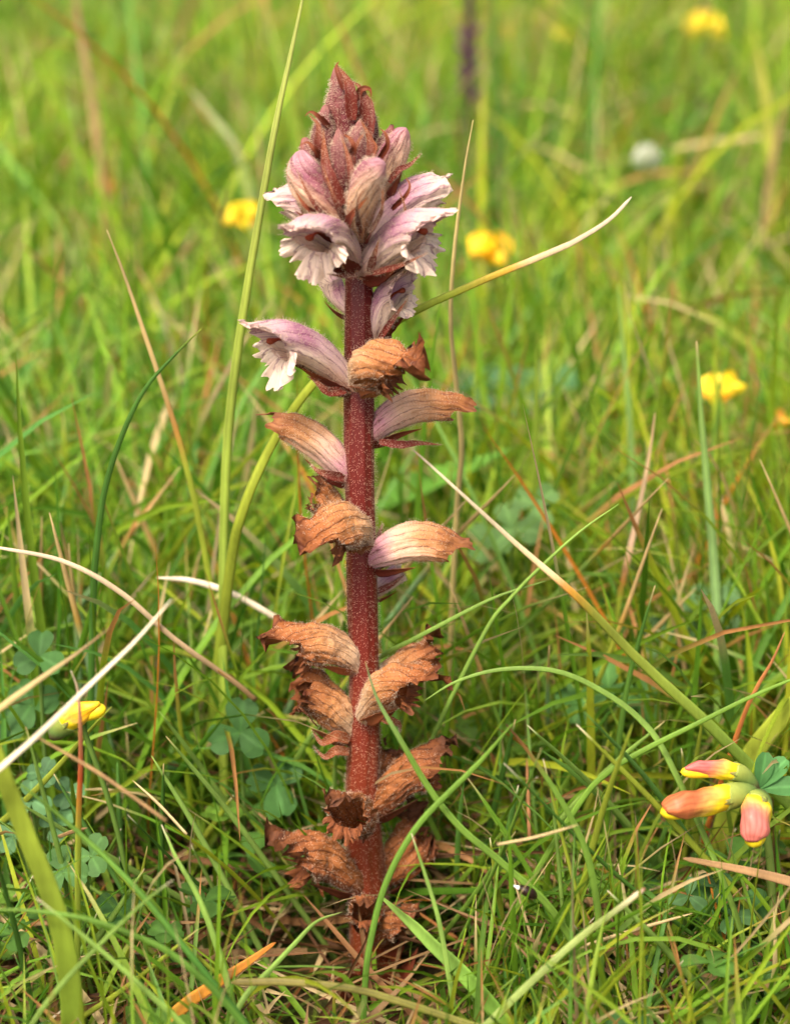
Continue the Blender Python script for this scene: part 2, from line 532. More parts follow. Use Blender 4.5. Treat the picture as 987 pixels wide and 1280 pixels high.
def corolla(p0, p1, p2, p3, half, state, seed, up, gap=.2, nu=44, nv=60):
    """tube along a bezier; returns grid of points, uv, and the mouth frame"""
    rs = np.random.default_rng(seed)
    u = np.linspace(0, 1, nu)
    if state in ('dry', 'old'):
        half = half * rs.uniform(1.0, 1.18)
    path = bez(*[np.asarray(q, float) for q in (p0, p1, p2, p3)], 120)
    T, S, D = frames(path, up)
    phi = np.linspace(0, 2 * np.pi, nv, endpoint=False)
    sphi, cphi = np.sin(phi), np.cos(phi)
    # how far each side of the tube reaches: the hood overhangs the throat
    if state in ('fresh',):
        uend = 1 - gap * (.5 - .5 * sphi) ** .8
    elif state in ('half', 'dry', 'old'):
        uend = 1 - gap * 1.1 * (.5 - .5 * sphi) ** 1.1 + .05 * np.sin(phi * 3 + rs.uniform(0, 6)) + .02 * np.sin(phi * 7 + rs.uniform(0, 6))
    else:
        uend = np.ones(nv)
    U = u[:, None] * uend[None]
    if state == 'fresh':
        prof = lambda x: np.interp(x, [0, .12, .3, .55, .8, .93, 1], [.42, .64, .88, 1.0, 1.08, 1.16, 1.25])
    elif state == 'half':
        prof = lambda x: np.interp(x, [0, .15, .35, .6, .8, .92, 1], [.42, .72, .95, 1.0, .9, .74, .62])
    elif state in ('dry', 'old'):
        prof = lambda x: np.interp(x, [0, .15, .4, .65, .82, .93, 1], [.4, .68, .98, 1.02, .96, 1.02, 1.14])
    elif state == 'bud':
        prof = lambda x: np.interp(x, [0, .15, .4, .65, .82, .92, .97, 1], [.5, .75, .98, 1, .86, .6, .36, .03])
    else:  # tip bud: pointed
        prof = lambda x: np.interp(x, [0, .2, .45, .7, .88, .96, 1], [.6, .9, 1, .8, .45, .2, .02])
    us = np.linspace(0, 1, 200)
    pr = np.convolve(np.pad(prof(us), 9, mode='edge'), np.ones(19) / 19, 'valid')
    if state in ('bud', 'tip'):
        pr = prof(us) * .5 + pr * .5
        pr[-1] = .02
    rad = np.interp(U, us, pr) * half
    k = U * 119
    k0 = np.clip(k.astype(int), 0, 118)
    fr = (k - k0)[..., None]
    lerp = lambda A: A[k0] * (1 - fr) + A[k0 + 1] * fr
    C, S_, D_, T_ = lerp(path), lerp(S), lerp(D), lerp(T)
    squash = np.where(sphi[None] > 0, .92, .8)
    X, Yd = cphi[None] * .92, sphi[None] * squash
    nrm = S_ * X[..., None] + D_ * Yd[..., None]
    # lengthwise ribs
    rib = np.zeros_like(U)
    for h_ in (3, 5, 8, 11, 14, 19, 23):
        rib += rs.normal(0, .028) / (1 + h_ * .04) * np.sin(phi[None] * h_ + rs.uniform(0, 6) + rs.normal(0, 1.6) * U + .6 * np.sin(U * rs.uniform(3, 7) + rs.uniform(0, 6)))
    if state in ('half',):
        rib = rib * (1 + 1.2 * U)
    if state in ('dry', 'old'):
        rib = rib * (1.0 + 1.2 * U)
    rad = rad * (1 + rib)
    off = np.zeros_like(C)
    if state == 'fresh':
        e = np.clip((u[:, None] - .78) / .22, 0, 1)
        ruff = np.sin(phi[None] * 11 + rs.uniform(0, 6)) * .55 + np.sin(phi[None] * 19 + rs.uniform(0, 6)) * .35 + .3 * np.sin(phi[None] * 29 + 2)
        upper = np.clip(sphi[None] + .35, 0, 1)
        flare = e ** 2.2 * (.28 + .22 * ruff) * half
        off += nrm * (flare * upper)[..., None] + T_ * (e ** 2 * ruff * .12 * half)[..., None]
    if state in ('dry', 'old'):
        e = np.clip((u[:, None] - .74) / .26, 0, 1)
        ruff = sum(rs.normal(0, .5) * np.sin(phi * h_ + rs.uniform(0, 6)) for h_ in (4, 7, 10, 13, 17))[None]
        off += nrm * (e ** 1.8 * (.12 + .3 * ruff) * half)[..., None] - T_ * (e ** 2 * (.38 + .3 * ruff) * half)[..., None]
    V = C + nrm * rad[..., None] + off
    # crumpling
    amp = {'fresh': .05, 'half': .12, 'dry': .3, 'old': .34, 'bud': .09, 'tip': .16}[state] * half
    sc = 1.0 / half
    Vf = V.reshape(-1, 3)
    Uf = U.reshape(-1)
    Nf = nrm.reshape(-1, 3)
    d = np.empty(len(Vf))
    d2 = np.empty(len(Vf))
    o = seed * 3.17
    for q in range(len(Vf)):
        p = Vf[q]
        d[q] = fbm(p, sc * .9, o)
        d2[q] = 1 - 2 * abs(fbm(p, sc * 2.0, o + 9))
    grow = (.25 + .75 * Uf ** 1.3) if state in ('fresh', 'half', 'bud', 'tip') else (.3 + .9 * Uf ** 1.5)
    Vf = Vf + Nf * (amp * grow * (1.4 * d + .6 * d2))[:, None]
    if state in ('dry', 'old', 'half'):
        late = np.clip((Uf - .72) / .28, 0, 1) ** 1.5
        wv = np.array([[fbm(p, sc * 1.3, o + a) for a in (20, 40, 60)] for p in Vf])
        wv = wv + .45 * np.array([[fbm(p, sc * 3.4, o + a) for a in (25, 45, 65)] for p in Vf])
        Vf = Vf + wv * (late * half * (.66 if state != 'half' else .35))[:, None]
    uv = np.stack([np.broadcast_to(phi[None] / (2 * np.pi), U.shape), U], -1).reshape(-1, 2)
    return Vf, grid_faces(nu, nv, True), uv, Nf, (path, T, S, D)


def lobe_patch(fr_, gap_, half, seed, a0, a1, length, drop, n=44, m=16, ruff=.15, teeth=.05, r0=1.0):
    """a frilled, spreading lip: starts on the mouth's rim between two angles and turns outward"""
    rs = np.random.default_rng(seed)
    a = np.linspace(a0, a1, n)
    s = np.linspace(0, 1, m)
    ph1, ph2, ph3 = rs.uniform(0, 6, 3)
    mid = (a - a0) / (a1 - a0)
    ln = length * np.sin(np.pi * np.clip(mid, .02, .98)) ** .35
    ln = ln * (1 + teeth * np.sin(a * 34 + ph1) + teeth * .7 * np.sin(a * 57 + ph2))
    A, Sg = np.meshgrid(a, s, indexing='ij')
    path_, T_, S_, D_ = fr_
    ki = np.clip((119 * (1 - gap_ * (.5 - .5 * np.sin(a)) ** .8 - .03)).astype(int), 0, 119)
    c, S, D, T = path_[ki][:, None], S_[ki][:, None], D_[ki][:, None], T_[ki][:, None]
    radial = S * (.92 * np.cos(A))[..., None] + D * (np.where(np.sin(A) > 0, .92, .8) * np.sin(A))[..., None]
    Ls = ln[:, None] * Sg
    rr = half * r0 + Ls * (drop + .1 * np.sin(A * 3 + ph3))
    fw = Ls * (1 - drop * .75) - (Sg ** 2) * length * .25 * drop
    wav = (np.sin(A * 17 + ph2) * .6 + np.sin(A * 27 + ph1) * .4) * ruff * length * Sg ** 1.5
    V = c + radial * rr[..., None] + T * (fw + wav)[..., None]
    V = V + radial * (wav * .5)[..., None]
    uv = np.stack([A / (2 * np.pi), .72 + .28 * Sg], -1).reshape(-1, 2)
    return V.reshape(-1, 3), grid_faces(n, m, False), uv


def bract_mesh(pts, w, up, curl=.5, n=26, m=9, cols=None, tip=.03, seed=0):
    """pointed, cupped scale leaf along a path"""
    path = catmull(pts, n)
    T, S, D = frames(path, up)
    s = np.linspace(0, 1, n)
    ww = w * np.interp(s, [0, .12, .35, .6, .85, 1], [.62, .95, 1, .66, .25, tip])
    x = np.linspace(-1, 1, m)
    jag = 1 + .06 * np.sin(s * 40 + seed)[:, None]
    V = path[:, None] + S[:, None] * (ww[:, None] * x[None] * jag)[..., None] + D[:, None] * (ww[:, None] * curl * (x ** 2)[None])[..., None]
    V2 = V - D[:, None] * (w * .07)
    both = np.concatenate([V, V2[:, ::-1]], 1)
    c = None
    if cols is not None:
        c = np.stack([np.interp(s, [q[0] for q in cols], [q[1][k] for q in cols]) for k in range(3)], -1)
        c = np.repeat(c, 2 * m, 0)
    return both.reshape(-1, 3), grid_faces(n, 2 * m, True), c


BR_COLS = [(0, srgb(108, 40, 28)), (.5, srgb(104, 44, 32)), (1, srgb(138, 78, 38))]
BR_DRY = [(0, srgb(150, 84, 50)), (.5, srgb(140, 78, 46)), (1, srgb(110, 62, 36))]
BR_OLD = [(0, srgb(110, 52, 30)), (.5, srgb(104, 54, 34)), (1, srgb(80, 46, 30))]


def v2(a, b, d):
    """pixel a, b of the photograph at d metres behind the stem's plane"""
    return P(a, b, d + lean(b))


HAIR_EXTRA = []
STATE_MAT = {'fresh': MF_FRESH, 'half': MF_HALF, 'dry': MF_DRY, 'old': MF_DARK, 'bud': MF_BUD, 'tip': MF_TIPBUD}
fseed = [100]


def flower(pts, half_px, state, hair=450, mouth=None, label=None, lower=True, name='flower', gap=.2, bracts=(), up=(0, 0, 1), calyx=True, mat=None, hl=.00065, lip_len=1.25):
    fseed[0] += 1
    sd = fseed[0]
    w = [v2(*q) for q in pts]
    if len(w) == 3:
        w = [w[0], w[0] * .4 + w[1] * .6, w[1] * .55 + w[2] * .45, w[2]]
    half = half_px * mpp(w[1])
    V, F, uv, Nf, (path, T, S, D) = corolla(*w, half, state, sd, up, gap)
    fl = make_obj(name, V, F, mat or STATE_MAT[state], plant, uvs=uv)
    if label:
        fl['label'] = label
    if state == 'fresh' and lower:
        # three frilled lobes of the lower lip, and the two-part hood edge above
        for (a0, a1, ln, dr) in ((190, 250, 1.35, .78), (234, 306, 1.8, .86), (290, 350, 1.35, .78)):
            vv, ff, uu = lobe_patch((path, T, S, D), gap, half, sd + a0, R(a0), R(a1), half * ln * lip_len / 1.25, dr)
            make_obj('lower_lip', vv, ff, MF_FRESH, fl, uvs=uu)
        for (a0, a1, ln) in ((10, 98, .62), (82, 170, .62)):
            vv, ff, uu = lobe_patch((path, T, S, D), gap, half, sd + a0 * 3, R(a0), R(a1), half * ln * 1.15, .72, r0=1.15, ruff=.28)
            make_obj('upper_lip', vv, ff, MF_FRESH, fl, uvs=uu)
    if state in ('dry', 'old') and lower:
        for (a0, a1, ln, dr) in ((205, 258, 1.0, .55), (240, 310, 1.35, .7), (300, 345, .9, .5)):
            vv, ff, uu = lobe_patch((path, T, S, D), gap, half * .95, sd + a0, R(a0), R(a1), half * ln * lip_len / 1.25, dr, ruff=.3, teeth=.1)
            vv = vv + np.array([[fbm(p, 1.2 / half, sd + q) for q in (0, 5, 9)] for p in vv]) * half * .25
            make_obj('lower_lip', vv, ff, STATE_MAT[state], fl, uvs=uu)
    if state == 'fresh' and lower:
        kq = int(119 * (1 - gap * .45))
        sp0 = path[kq - 40] + D[kq] * half * .1
        st = catmull([sp0, (sp0 + path[kq]) / 2 + D[kq] * half * .25, path[kq] + D[kq] * half * .12 + T[kq] * half * .1], 14)
        vv, ff, _ = sweep(st, half * np.interp(np.linspace(0, 1, 14), [0, .7, .85, .97, 1], [.06, .07, .2, .22, .03]), half * np.interp(np.linspace(0, 1, 14), [0, .7, .85, .97, 1], [.06, .07, .14, .16, .03]), (0, 0, 1), 10)
        make_obj('stigma', vv, ff, M_TISSUE, fl, cols=np.broadcast_to(np.array(srgb(140, 62, 34)), (len(vv), 3)))
    # forked calyx hugging the base, bract beneath
    if calyx:
        cc = {'fresh': BR_COLS, 'bud': BR_COLS, 'tip': BR_COLS, 'half': BR_COLS, 'dry': BR_DRY, 'old': BR_OLD}[state]
        rs = np.random.default_rng(sd)
        for sg in (-1, 1):
            kk_ = [0, 14, 36, 58 + int(rs.integers(0, 12))]
            rr = [.35, .78, 1.08, 1.14 + rs.uniform(0, .15)]
            pp = [path[q] + half * r_ * (S[q] * sg * .72 - D[q] * (.62 + .1 * r_)) for q, r_ in zip(kk_, rr)]
            vv, ff, ccs = bract_mesh(pp, half * .36, (S[30] * sg - D[30] * .6), .35, cols=cc, seed=sd)
            make_obj('calyx', vv, ff, M_TISSUE, fl, cols=ccs)
    for bp, bw in bracts:
        bpts = [v2(*q) for q in bp]
        cc = {'fresh': BR_COLS, 'bud': BR_COLS, 'tip': BR_COLS, 'half': BR_COLS, 'dry': BR_DRY, 'old': BR_OLD}[state]
        vv, ff, ccs = bract_mesh(bpts, bw * mpp(bpts[0]), (0, -.9, .5), .45, cols=cc, seed=sd)
        b_ = make_obj('bract', vv, ff, M_TISSUE, fl, cols=ccs)
        if hair:
            rb = np.random.default_rng(sd + 77)
            si = rb.integers(0, len(vv), 260)
            hv, hf = hair_mesh(vv[si] + rb.normal(0, .0002, (len(si), 3)), rb.normal(0, .6, (len(si), 3)) + np.array([0, -.6, .2]), rb.uniform(.0002, .0006, len(si)), .00002, .00005)
            HAIR_EXTRA.append((fl, hv, hf))
    if hair:
        rs = np.random.default_rng(sd + 5)
        sel = rs.integers(0, len(V), hair * 4)
        nb = np.where(uv[sel, 1] < .9)[0]
        sel = sel[nb]
        jit = rs.normal(0, half * .03, (len(sel), 3))
        hv, hf = hair_mesh(V[sel] + jit * .5 - Nf[sel] * half * .03, Nf[sel] + rs.normal(0, .3, (len(sel), 3)), rs.uniform(0, 1, len(sel)) * hl + .0002, .00003, .000075)
        for (q, av, af) in HAIR_EXTRA:
            hf = np.concatenate([hf, af + len(hv)])
            hv = np.concatenate([hv, av])
        HAIR_EXTRA.clear()
        make_obj('hair', hv, hf, M_HAIR, fl, kind='stuff')
    return fl


# --- the crowded tip: young buds and bracts, top down
flower([(437, 215, 0), (426, 160, .001), (430, 125, .001), (419, 84, .001)], 23, 'tip', 900, name='bud', calyx=False, up=(0, -1, 0.1),
       bracts=[([(440, 150, -.0035), (438, 115, -.0045), (432, 98, -.003), (420, 80, -.001)], 8), ([(450, 160, -.002), (456, 130, -.003), (450, 110, -.002), (438, 100, -.001)], 7)])
flower([(448, 220, .003), (458, 175, .004), (456, 150, .003), (449, 122, .002)], 20, 'tip', 400, name='bud', calyx=False, up=(0, -1, .1),
       bracts=[([(461, 175, -.004), (464, 150, -.004), (462, 126, -.003), (448, 111, -.002)], 5)])
flower([(425, 230, -.001), (402, 195, -.003), (400, 170, -.003), (408, 130, -.002)], 18, 'tip', 500, name='bud', calyx=False, up=(0, -1, .2),
       bracts=[([(408, 218, -.006), (398, 182, -.0078), (398, 158, -.007), (386, 143, -.006)], 7)])
flower([(425, 245, .003), (398, 220, .003), (388, 200, .003), (380, 172, .003)], 19, 'tip', 450, name='bud', up=(0, 0, 1), calyx=False)
flower([(447, 255, -.003), (444, 210, -.008), (444, 185, -.008), (450, 148, -.006)], 16, 'tip', 450, name='bud', calyx=False, up=(0, -1, .2),
       bracts=[([(456, 238, -.009), (463, 205, -.011), (462, 175, -.010), (450, 148, -.009)], 8), ([(446, 230, -.010), (440, 205, -.0125), (446, 180, -.012), (456, 165, -.010)], 5)])
flower([(440, 268, -.005), (428, 240, -.010), (424, 210, -.0115), (423, 160, -.0095)], 13, 'bud', 350, name='bud', calyx=False, up=(0, -1, .2), mat=MF_TIPBUD,
       bracts=[([(440, 262, -.011), (440, 228, -.0155), (436, 200, -.0145), (426, 168, -.0115)], 6), ([(430, 255, -.012), (412, 222, -.0128), (406, 195, -.0108), (404, 160, -.008)], 8)])
flower([(460, 240, .002), (478, 208, .001), (484, 188, 0), (490, 156, -.001)], 17, 'tip', 350, name='bud', calyx=False)
flower([(462, 258, .002), (480, 228, .0), (488, 190, -.001), (508, 160, -.002)], 21, 'bud', 500, name='bud',
       bracts=[([(486, 228, -.003), (498, 213, -.004), (512, 206, -.003), (526, 192, -.001)], 4)])
flower([(438, 290, -.004), (406, 268, -.008), (374, 236, -.010), (378, 188, -.008)], 27, 'bud', 800, name='bud',
       bracts=[([(436, 288, -.0095), (424, 262, -.0145), (414, 238, -.0155), (404, 208, -.0145)], 4.5), ([(424, 286, -.0105), (398, 262, -.0165), (384, 240, -.0165), (372, 215, -.013)], 3.5)])
flower([(452, 296, -.007), (446, 258, -.015), (458, 210, -.017), (482, 206, -.018)], 22, 'bud', 800, name='bud',
       bracts=[([(450, 292, -.013), (446, 266, -.0215), (449, 246, -.0235), (460, 232, -.0235)], 3.5), ([(462, 292, -.013), (476, 268, -.021), (478, 250, -.0225), (478, 232, -.0225)], 3.5)])
flower([(456, 305, .001), (480, 285, .001), (510, 236, .001), (562, 236, .001)], 27, 'half', 800, name='flower', up=(0, 0, 1), gap=.1, mat=MF_FRESH, label='unopened violet flower',
       bracts=[([(468, 300, -.005), (498, 282, -.008), (506, 262, -.008), (498, 236, -.007)], 3.5)])

# shrivelled bract tips sticking out of the head
for bp, bw in (([(412, 160, -.004), (398, 146, -.006), (388, 140, -.006), (380, 146, -.006)], 4), ([(430, 112, -.003), (424, 96, -.003), (420, 84, -.002), (424, 76, -.001)], 4), ([(445, 125, -.002), (452, 112, -.003), (462, 112, -.003), (464, 122, -.003)], 4.5),
               ([(404, 200, -.007), (392, 186, -.009), (384, 178, -.008), (374, 182, -.008)], 3.5), ([(474, 200, -.004), (484, 182, -.006), (482, 168, -.006), (474, 160, -.005)], 4), ([(438, 200, -.011), (442, 184, -.0135), (436, 172, -.013), (428, 168, -.012)], 4.5),
               ([(455, 210, -.010), (464, 196, -.0125), (470, 184, -.012), (466, 174, -.011)], 4), ([(490, 262, -.004), (506, 246, -.007), (512, 232, -.007), (506, 220, -.006)], 3.5), ([(400, 268, -.010), (386, 262, -.013), (376, 250, -.013), (368, 236, -.012)], 3.5)):
    bpts = [v2(*q) for q in bp]
    vv, ff, ccs = bract_mesh(bpts, bw * mpp(bpts[0]), (0, -.9, .5), .6, cols=[(0, srgb(100, 42, 28)), (.5, srgb(112, 54, 32)), (1, srgb(134, 76, 38))], seed=bw)
    make_obj('bract', vv, ff, M_TISSUE, plant, cols=ccs)

# --- open and fading flowers down the stem
flower([(440, 310, .004), (405, 285, .005), (385, 240, .005), (338, 256, .004)], 25, 'half', 700, gap=.1, mat=MF_FRESH, label='unopened violet flower')
flower([(442, 335, -.005), (424, 292, -.010), (392, 276, -.016), (376, 318, -.023)], 27, 'fresh', 700, gap=.36, label='open flower with frilled creamy lip',
       bracts=[([(446, 345, -.008), (430, 346, -.014), (408, 342, -.019)], 4)], lip_len=1.45)
flower([(452, 342, -.003), (486, 318, -.007), (506, 272, -.010), (552, 302, -.013)], 29, 'fresh', 800, gap=.34, label='open flower with frilled creamy lip',
       bracts=[([(462, 340, -.0085), (468, 318, -.0115), (474, 298, -.012)], 5), ([(466, 342, -.0095), (500, 332, -.015), (534, 316, -.0165)], 4)], lip_len=1.25)
flower([(444, 395, .004), (425, 372, .006), (415, 362, .006), (408, 345, .005)], 15, 'fresh', 150, gap=.1, lower=False)
flower([(458, 432, .002), (476, 405, .002), (482, 358, -.001), (516, 366, -.004)], 23, 'fresh', 400, gap=.25, lip_len=.7,
       bracts=[([(474, 424, -.003), (494, 395, -.005), (510, 372, -.005)], 4)])
flower([(440, 486, -.001), (402, 436, -.004), (350, 410, -.008), (320, 440, -.013)], 27, 'fresh', 600, gap=.33, label='open violet flower with frilled creamy lip',
       bracts=[([(432, 488, -.004), (410, 490, -.007), (396, 478, -.007), (384, 470, -.006)], 6)], lip_len=1.35)
flower([(450, 480, -.005), (462, 452, -.0105), (485, 452, -.013), (515, 480, -.013)], 29, 'dry', 500, gap=.3, lip_len=.9)
flower([(456, 552, .001), (492, 510, .001), (528, 496, 0), (590, 516, 0)], 23, 'half', 550, gap=.16,
       bracts=[([(474, 552, -.003), (500, 556, -.004), (522, 554, -.003), (552, 556, -.002)], 5)])
flower([(444, 602, .001), (412, 568, .001), (388, 532, .001), (336, 532, .001)], 23, 'half', 550, gap=.12,
       bracts=[([(430, 598, -.003), (412, 594, -.005), (396, 588, -.005), (388, 580, -.004)], 6)])
flower([(440, 665, .003), (420, 640, .004), (406, 622, .004), (384, 616, .004)], 19, 'dry', 250, gap=.15, lip_len=.6)
flower([(455, 680, -.006), (440, 650, -.012), (415, 655, -.014), (394, 690, -.013)], 26, 'dry', 500, gap=.34, lip_len=1.1)
flower([(456, 705, 0), (490, 682, -.001), (525, 668, -.001), (578, 692, -.001)], 26, 'half', 500, gap=.14,
       bracts=[([(472, 682, .001), (474, 668, .001), (478, 655, .001)], 4)])
flower([(458, 748, .004), (478, 732, .006), (492, 720, .007), (506, 712, .007)], 13, 'fresh', 100, gap=.1, lower=False,
       bracts=[([(466, 742, .002), (490, 730, .003), (508, 716, .004)], 4)])
flower([(446, 835, -.001), (418, 798, -.003), (382, 796, -.004), (344, 822, -.005)], 23, 'dry', 400, gap=.36, lip_len=1.4)
flower([(446, 920, .001), (420, 890, 0), (396, 862, -.001), (358, 866, -.002)], 28, 'dry', 400, gap=.14, lip_len=.5,
       bracts=[([(436, 925, -.003), (420, 920, -.005), (402, 928, -.004), (390, 912, -.003)], 7), ([(436, 940, -.003), (420, 938, -.005), (406, 946, -.004), (392, 934, -.003)], 6)])
flower([(456, 872, .003), (490, 842, .004), (515, 822, .005), (554, 815, .006)], 21, 'dry', 300, gap=.14, lip_len=.6)
flower([(456, 896, -.003), (478, 862, -.008), (500, 838, -.010), (530, 872, -.011)], 25, 'dry', 400, gap=.34, lip_len=1.1,
       bracts=[([(472, 893, -.006), (486, 900, -.007), (498, 905, -.006), (500, 915, -.005)], 6)])
flower([(456, 1018, .001), (492, 990, -.001), (520, 945, -.002), (566, 962, -.003)], 24, 'old', 350, gap=.24, lip_len=.8)
flower([(458, 975, .004), (480, 965, .006), (486, 945, .007), (494, 930, .007)], 14, 'old', 100, gap=.1, lower=False)
flower([(452, 1040, -.006), (445, 1014, -.010), (436, 1010, -.014), (426, 1028, -.017)], 25, 'old', 300, gap=.3, lip_len=1.1)
flower([(450, 1110, -.002), (415, 1078, -.005), (385, 1052, -.006), (352, 1082, -.008)], 27, 'old', 400, gap=.36, lip_len=1.2)
flower([(462, 1112, .003), (495, 1085, .004), (512, 1056, .005), (545, 1030, .006)], 22, 'old', 250, gap=.2, lip_len=.8)
flower([(460, 1160, -.006), (455, 1140, -.009), (455, 1132, -.011), (458, 1146, -.013)], 17, 'old', 150, gap=.25, lip_len=.8)
flower([(468, 1175, -.004), (484, 1155, -.007), (496, 1148, -.008), (512, 1160, -.008)], 17, 'old', 150, gap=.25, lip_len=.8)
for (a, b, c, w_) in (((470, 1240, -.004), (505, 1215, -.008), (522, 1185, -.009), 13), ((455, 1240, -.005), (430, 1222, -.010), (400, 1215, -.011), 14),
                      ((462, 1250, -.006), (458, 1232, -.012), (450, 1205, -.012), 13), ((470, 1248, -.006), (488, 1230, -.010), (508, 1222, -.012), 14),
                      ((478, 1205, -.002), (498, 1185, -.004), (506, 1165, -.004), 11), ((450, 1245, -.006), (424, 1240, -.012), (398, 1250, -.013), 14)):
    pp = [v2(*a), v2(*b), v2(*c)]
    vv, ff, ccs = bract_mesh(pp, w_ * mpp(pp[0]), (0, -.8, .6), .5, cols=[(0, srgb(130, 58, 34)), (1, srgb(92, 44, 26))])
    make_obj('scale_leaf', vv, ff, M_TISSUE, plant, cols=ccs)

# ------------------------------------------------------------------ grass
G_MID, G_YEL, G_BLU, G_DRK = srgb(122, 159, 46), srgb(158, 178, 52), srgb(118, 163, 76), srgb(86, 127, 35)
G_LIT = srgb(152, 184, 72)
STRAW, STRAWD, ORANGE, WHITE_S = srgb(196, 172, 122), srgb(150, 118, 78), srgb(190, 122, 44), srgb(226, 210, 180)
PAL = np.array([G_MID, G_YEL, G_BLU, G_DRK, G_LIT]) * np.array([.97, 1.0, .84])


def blade_batch(root, az, th0, bend, length, width, col_base, col_tip, tip_at, rows, twist, thick=.25):
    """many blades at once: three-point V section on `rows` stations"""
    n = len(root)
    s = np.linspace(0, 1, rows)
    th = th0[:, None] + bend[:, None] * s[None] ** 1.4
    ds = length[:, None] / (rows - 1)
    dh = np.sin(th) * ds
    dz = np.cos(th) * ds
    zero = np.zeros((n, 1))
    hcum = np.concatenate([zero, np.cumsum((dh[:, :-1] + dh[:, 1:]) / 2, 1)], 1)
    zcum = np.concatenate([zero, np.cumsum((dz[:, :-1] + dz[:, 1:]) / 2, 1)], 1)
    wob = (rng.normal(0, .03, n) * length)[:, None] * np.sin(s[None] * 3 + rng.uniform(0, 6, n)[:, None])
    ax, ay = np.cos(az)[:, None], np.sin(az)[:, None]
    cx = root[:, 0:1] + ax * hcum - ay * wob
    cy = root[:, 1:2] + ay * hcum + ax * wob
    cz = root[:, 2:3] + zcum
    C = np.stack([cx, cy, cz], -1)
    tw = twist[:, None] * s[None] + rng.uniform(-1.2, 1.2, n)[:, None]
    side_h = np.stack([-ay + 0 * cx, ax + 0 * cx, 0 * cx], -1)
    nrm = np.stack([-np.cos(th) * ax, -np.cos(th) * ay, np.sin(th)], -1)
    S = side_h * np.cos(tw)[..., None] + nrm * np.sin(tw)[..., None]
    D = nrm * np.cos(tw)[..., None] - side_h * np.sin(tw)[..., None]
    w = width[:, None] * np.interp(s, [0, .15, .5, .8, .95, 1], [.7, .95, 1, .72, .3, .05])[None] * .5
    V = np.stack([C - S * w[..., None], C - D * (w * thick * 2)[..., None], C + S * w[..., None]], 2)
    V = V.reshape(-1, 3)
    f1 = grid_faces(rows, 3, False)
    F = (f1[None] + (rows * 3) * np.arange(n)[:, None, None]).reshape(-1, 4)
    t = np.clip((s[None] - tip_at[:, None]) / .08, 0, 1)[..., None]
    c = col_base[:, None] * (1 - t) + col_tip[:, None] * t
    c = np.repeat(c, 3, 1).reshape(-1, 3)
    return V, F, c


def rand_cols(n, straw=.1, orange=.02, pal_p=(.4, .22, .1, .2, .08)):
    k = rng.choice(5, n, p=pal_p)
    c = PAL[k] * rng.uniform(.75, 1.2, (n, 1))
    c[:, 0] *= rng.uniform(.85, 1.2, n)
    r = rng.uniform(0, 1, n)
    dead = r < straw
    c[dead] = np.array(STRAW) * rng.uniform(.6, 1.05, (dead.sum(), 1))
    org = (r > 1 - orange)
    c[org] = np.array(ORANGE) * rng.uniform(.7, 1.1, (org.sum(), 1))
    tipc = np.where(rng.uniform(0, 1, (n, 1)) < .5, np.array(STRAW)[None], np.array(srgb(170, 120, 70))[None]) * rng.uniform(.8, 1.1, (n, 1))
    ta = np.where(rng.uniform(0, 1, n) < .35, rng.uniform(.6, .95, n), 1.2)
    return c, tipc, ta


def tuft_xy(n, x0, x1, y0, y1, per=9, spread=.012):
    m = max(1, n // per)
    cx, cy = rng.uniform(x0, x1, m), rng.uniform(y0, y1, m)
    k = rng.integers(0, m, n)
    return cx[k] + rng.normal(0, spread, n), cy[k] + rng.normal(0, spread, n)


def half_width(y):
    return .221 * (y + .318) * 1.04 + .02


def field(name, n, y0, y1, lmin, lmax, wmin, wmax, rows, label, straw=.1, spread=.012, margin=1.5, th=(.25, .3), bd=(.7, .5), per=9, allow=None):
    ys = y0 + (y1 - y0) * np.sqrt(rng.uniform(0, 1, n)) if y1 > .5 else rng.uniform(y0, y1, n)
    m = max(1, n // per)
    cy = rng.choice(ys, m)
    cx = rng.uniform(-1, 1, m) * (half_width(cy) * margin + .03)
    k = rng.integers(0, m, n)
    x, y = cx[k] + rng.normal(0, spread, n), cy[k] + rng.normal(0, spread, n)
    L = rng.uniform(lmin, lmax, n) * rng.uniform(.6, 1.1, m)[k]
    az = rng.uniform(0, 2 * np.pi, n)
    th0 = np.abs(rng.normal(*th, n))
    bend = rng.normal(*bd, n)
    wd = rng.uniform(wmin, wmax, n)
    keep = (np.hypot(x - base[0], y) > .007)
    if allow is not None:
        keep &= allow(x, y, L, th0, bend, az)
    x, y, L, az, th0, bend, wd = [q[keep] for q in (x, y, L, az, th0, bend, wd)]
    n = len(x)
    root = np.stack([x, y, ground_z(x, y) - .002], -1)
    c, tc, ta = rand_cols(n, straw)
    dead = c[:, 0] > c[:, 1] * 1.02
    wd = np.where(dead, wd * .55, wd)
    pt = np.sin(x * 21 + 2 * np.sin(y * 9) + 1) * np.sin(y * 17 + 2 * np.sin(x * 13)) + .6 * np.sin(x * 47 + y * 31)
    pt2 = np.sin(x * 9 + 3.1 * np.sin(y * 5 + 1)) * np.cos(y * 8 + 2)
    c = c * (.76 + .24 * np.clip((y - .02) / .3, 0, 1))[:, None] * (1 + .2 * pt * np.clip(y / .2, .25, 1))[:, None]  # near blades darker: deeper green plus shade of the gaps put into the colour
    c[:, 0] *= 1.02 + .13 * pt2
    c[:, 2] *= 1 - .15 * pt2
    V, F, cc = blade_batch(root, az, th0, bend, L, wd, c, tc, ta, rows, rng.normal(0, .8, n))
    return make_obj(name, V, F, M_GRASS, cols=cc, kind='stuff', label=label, cat='grass')


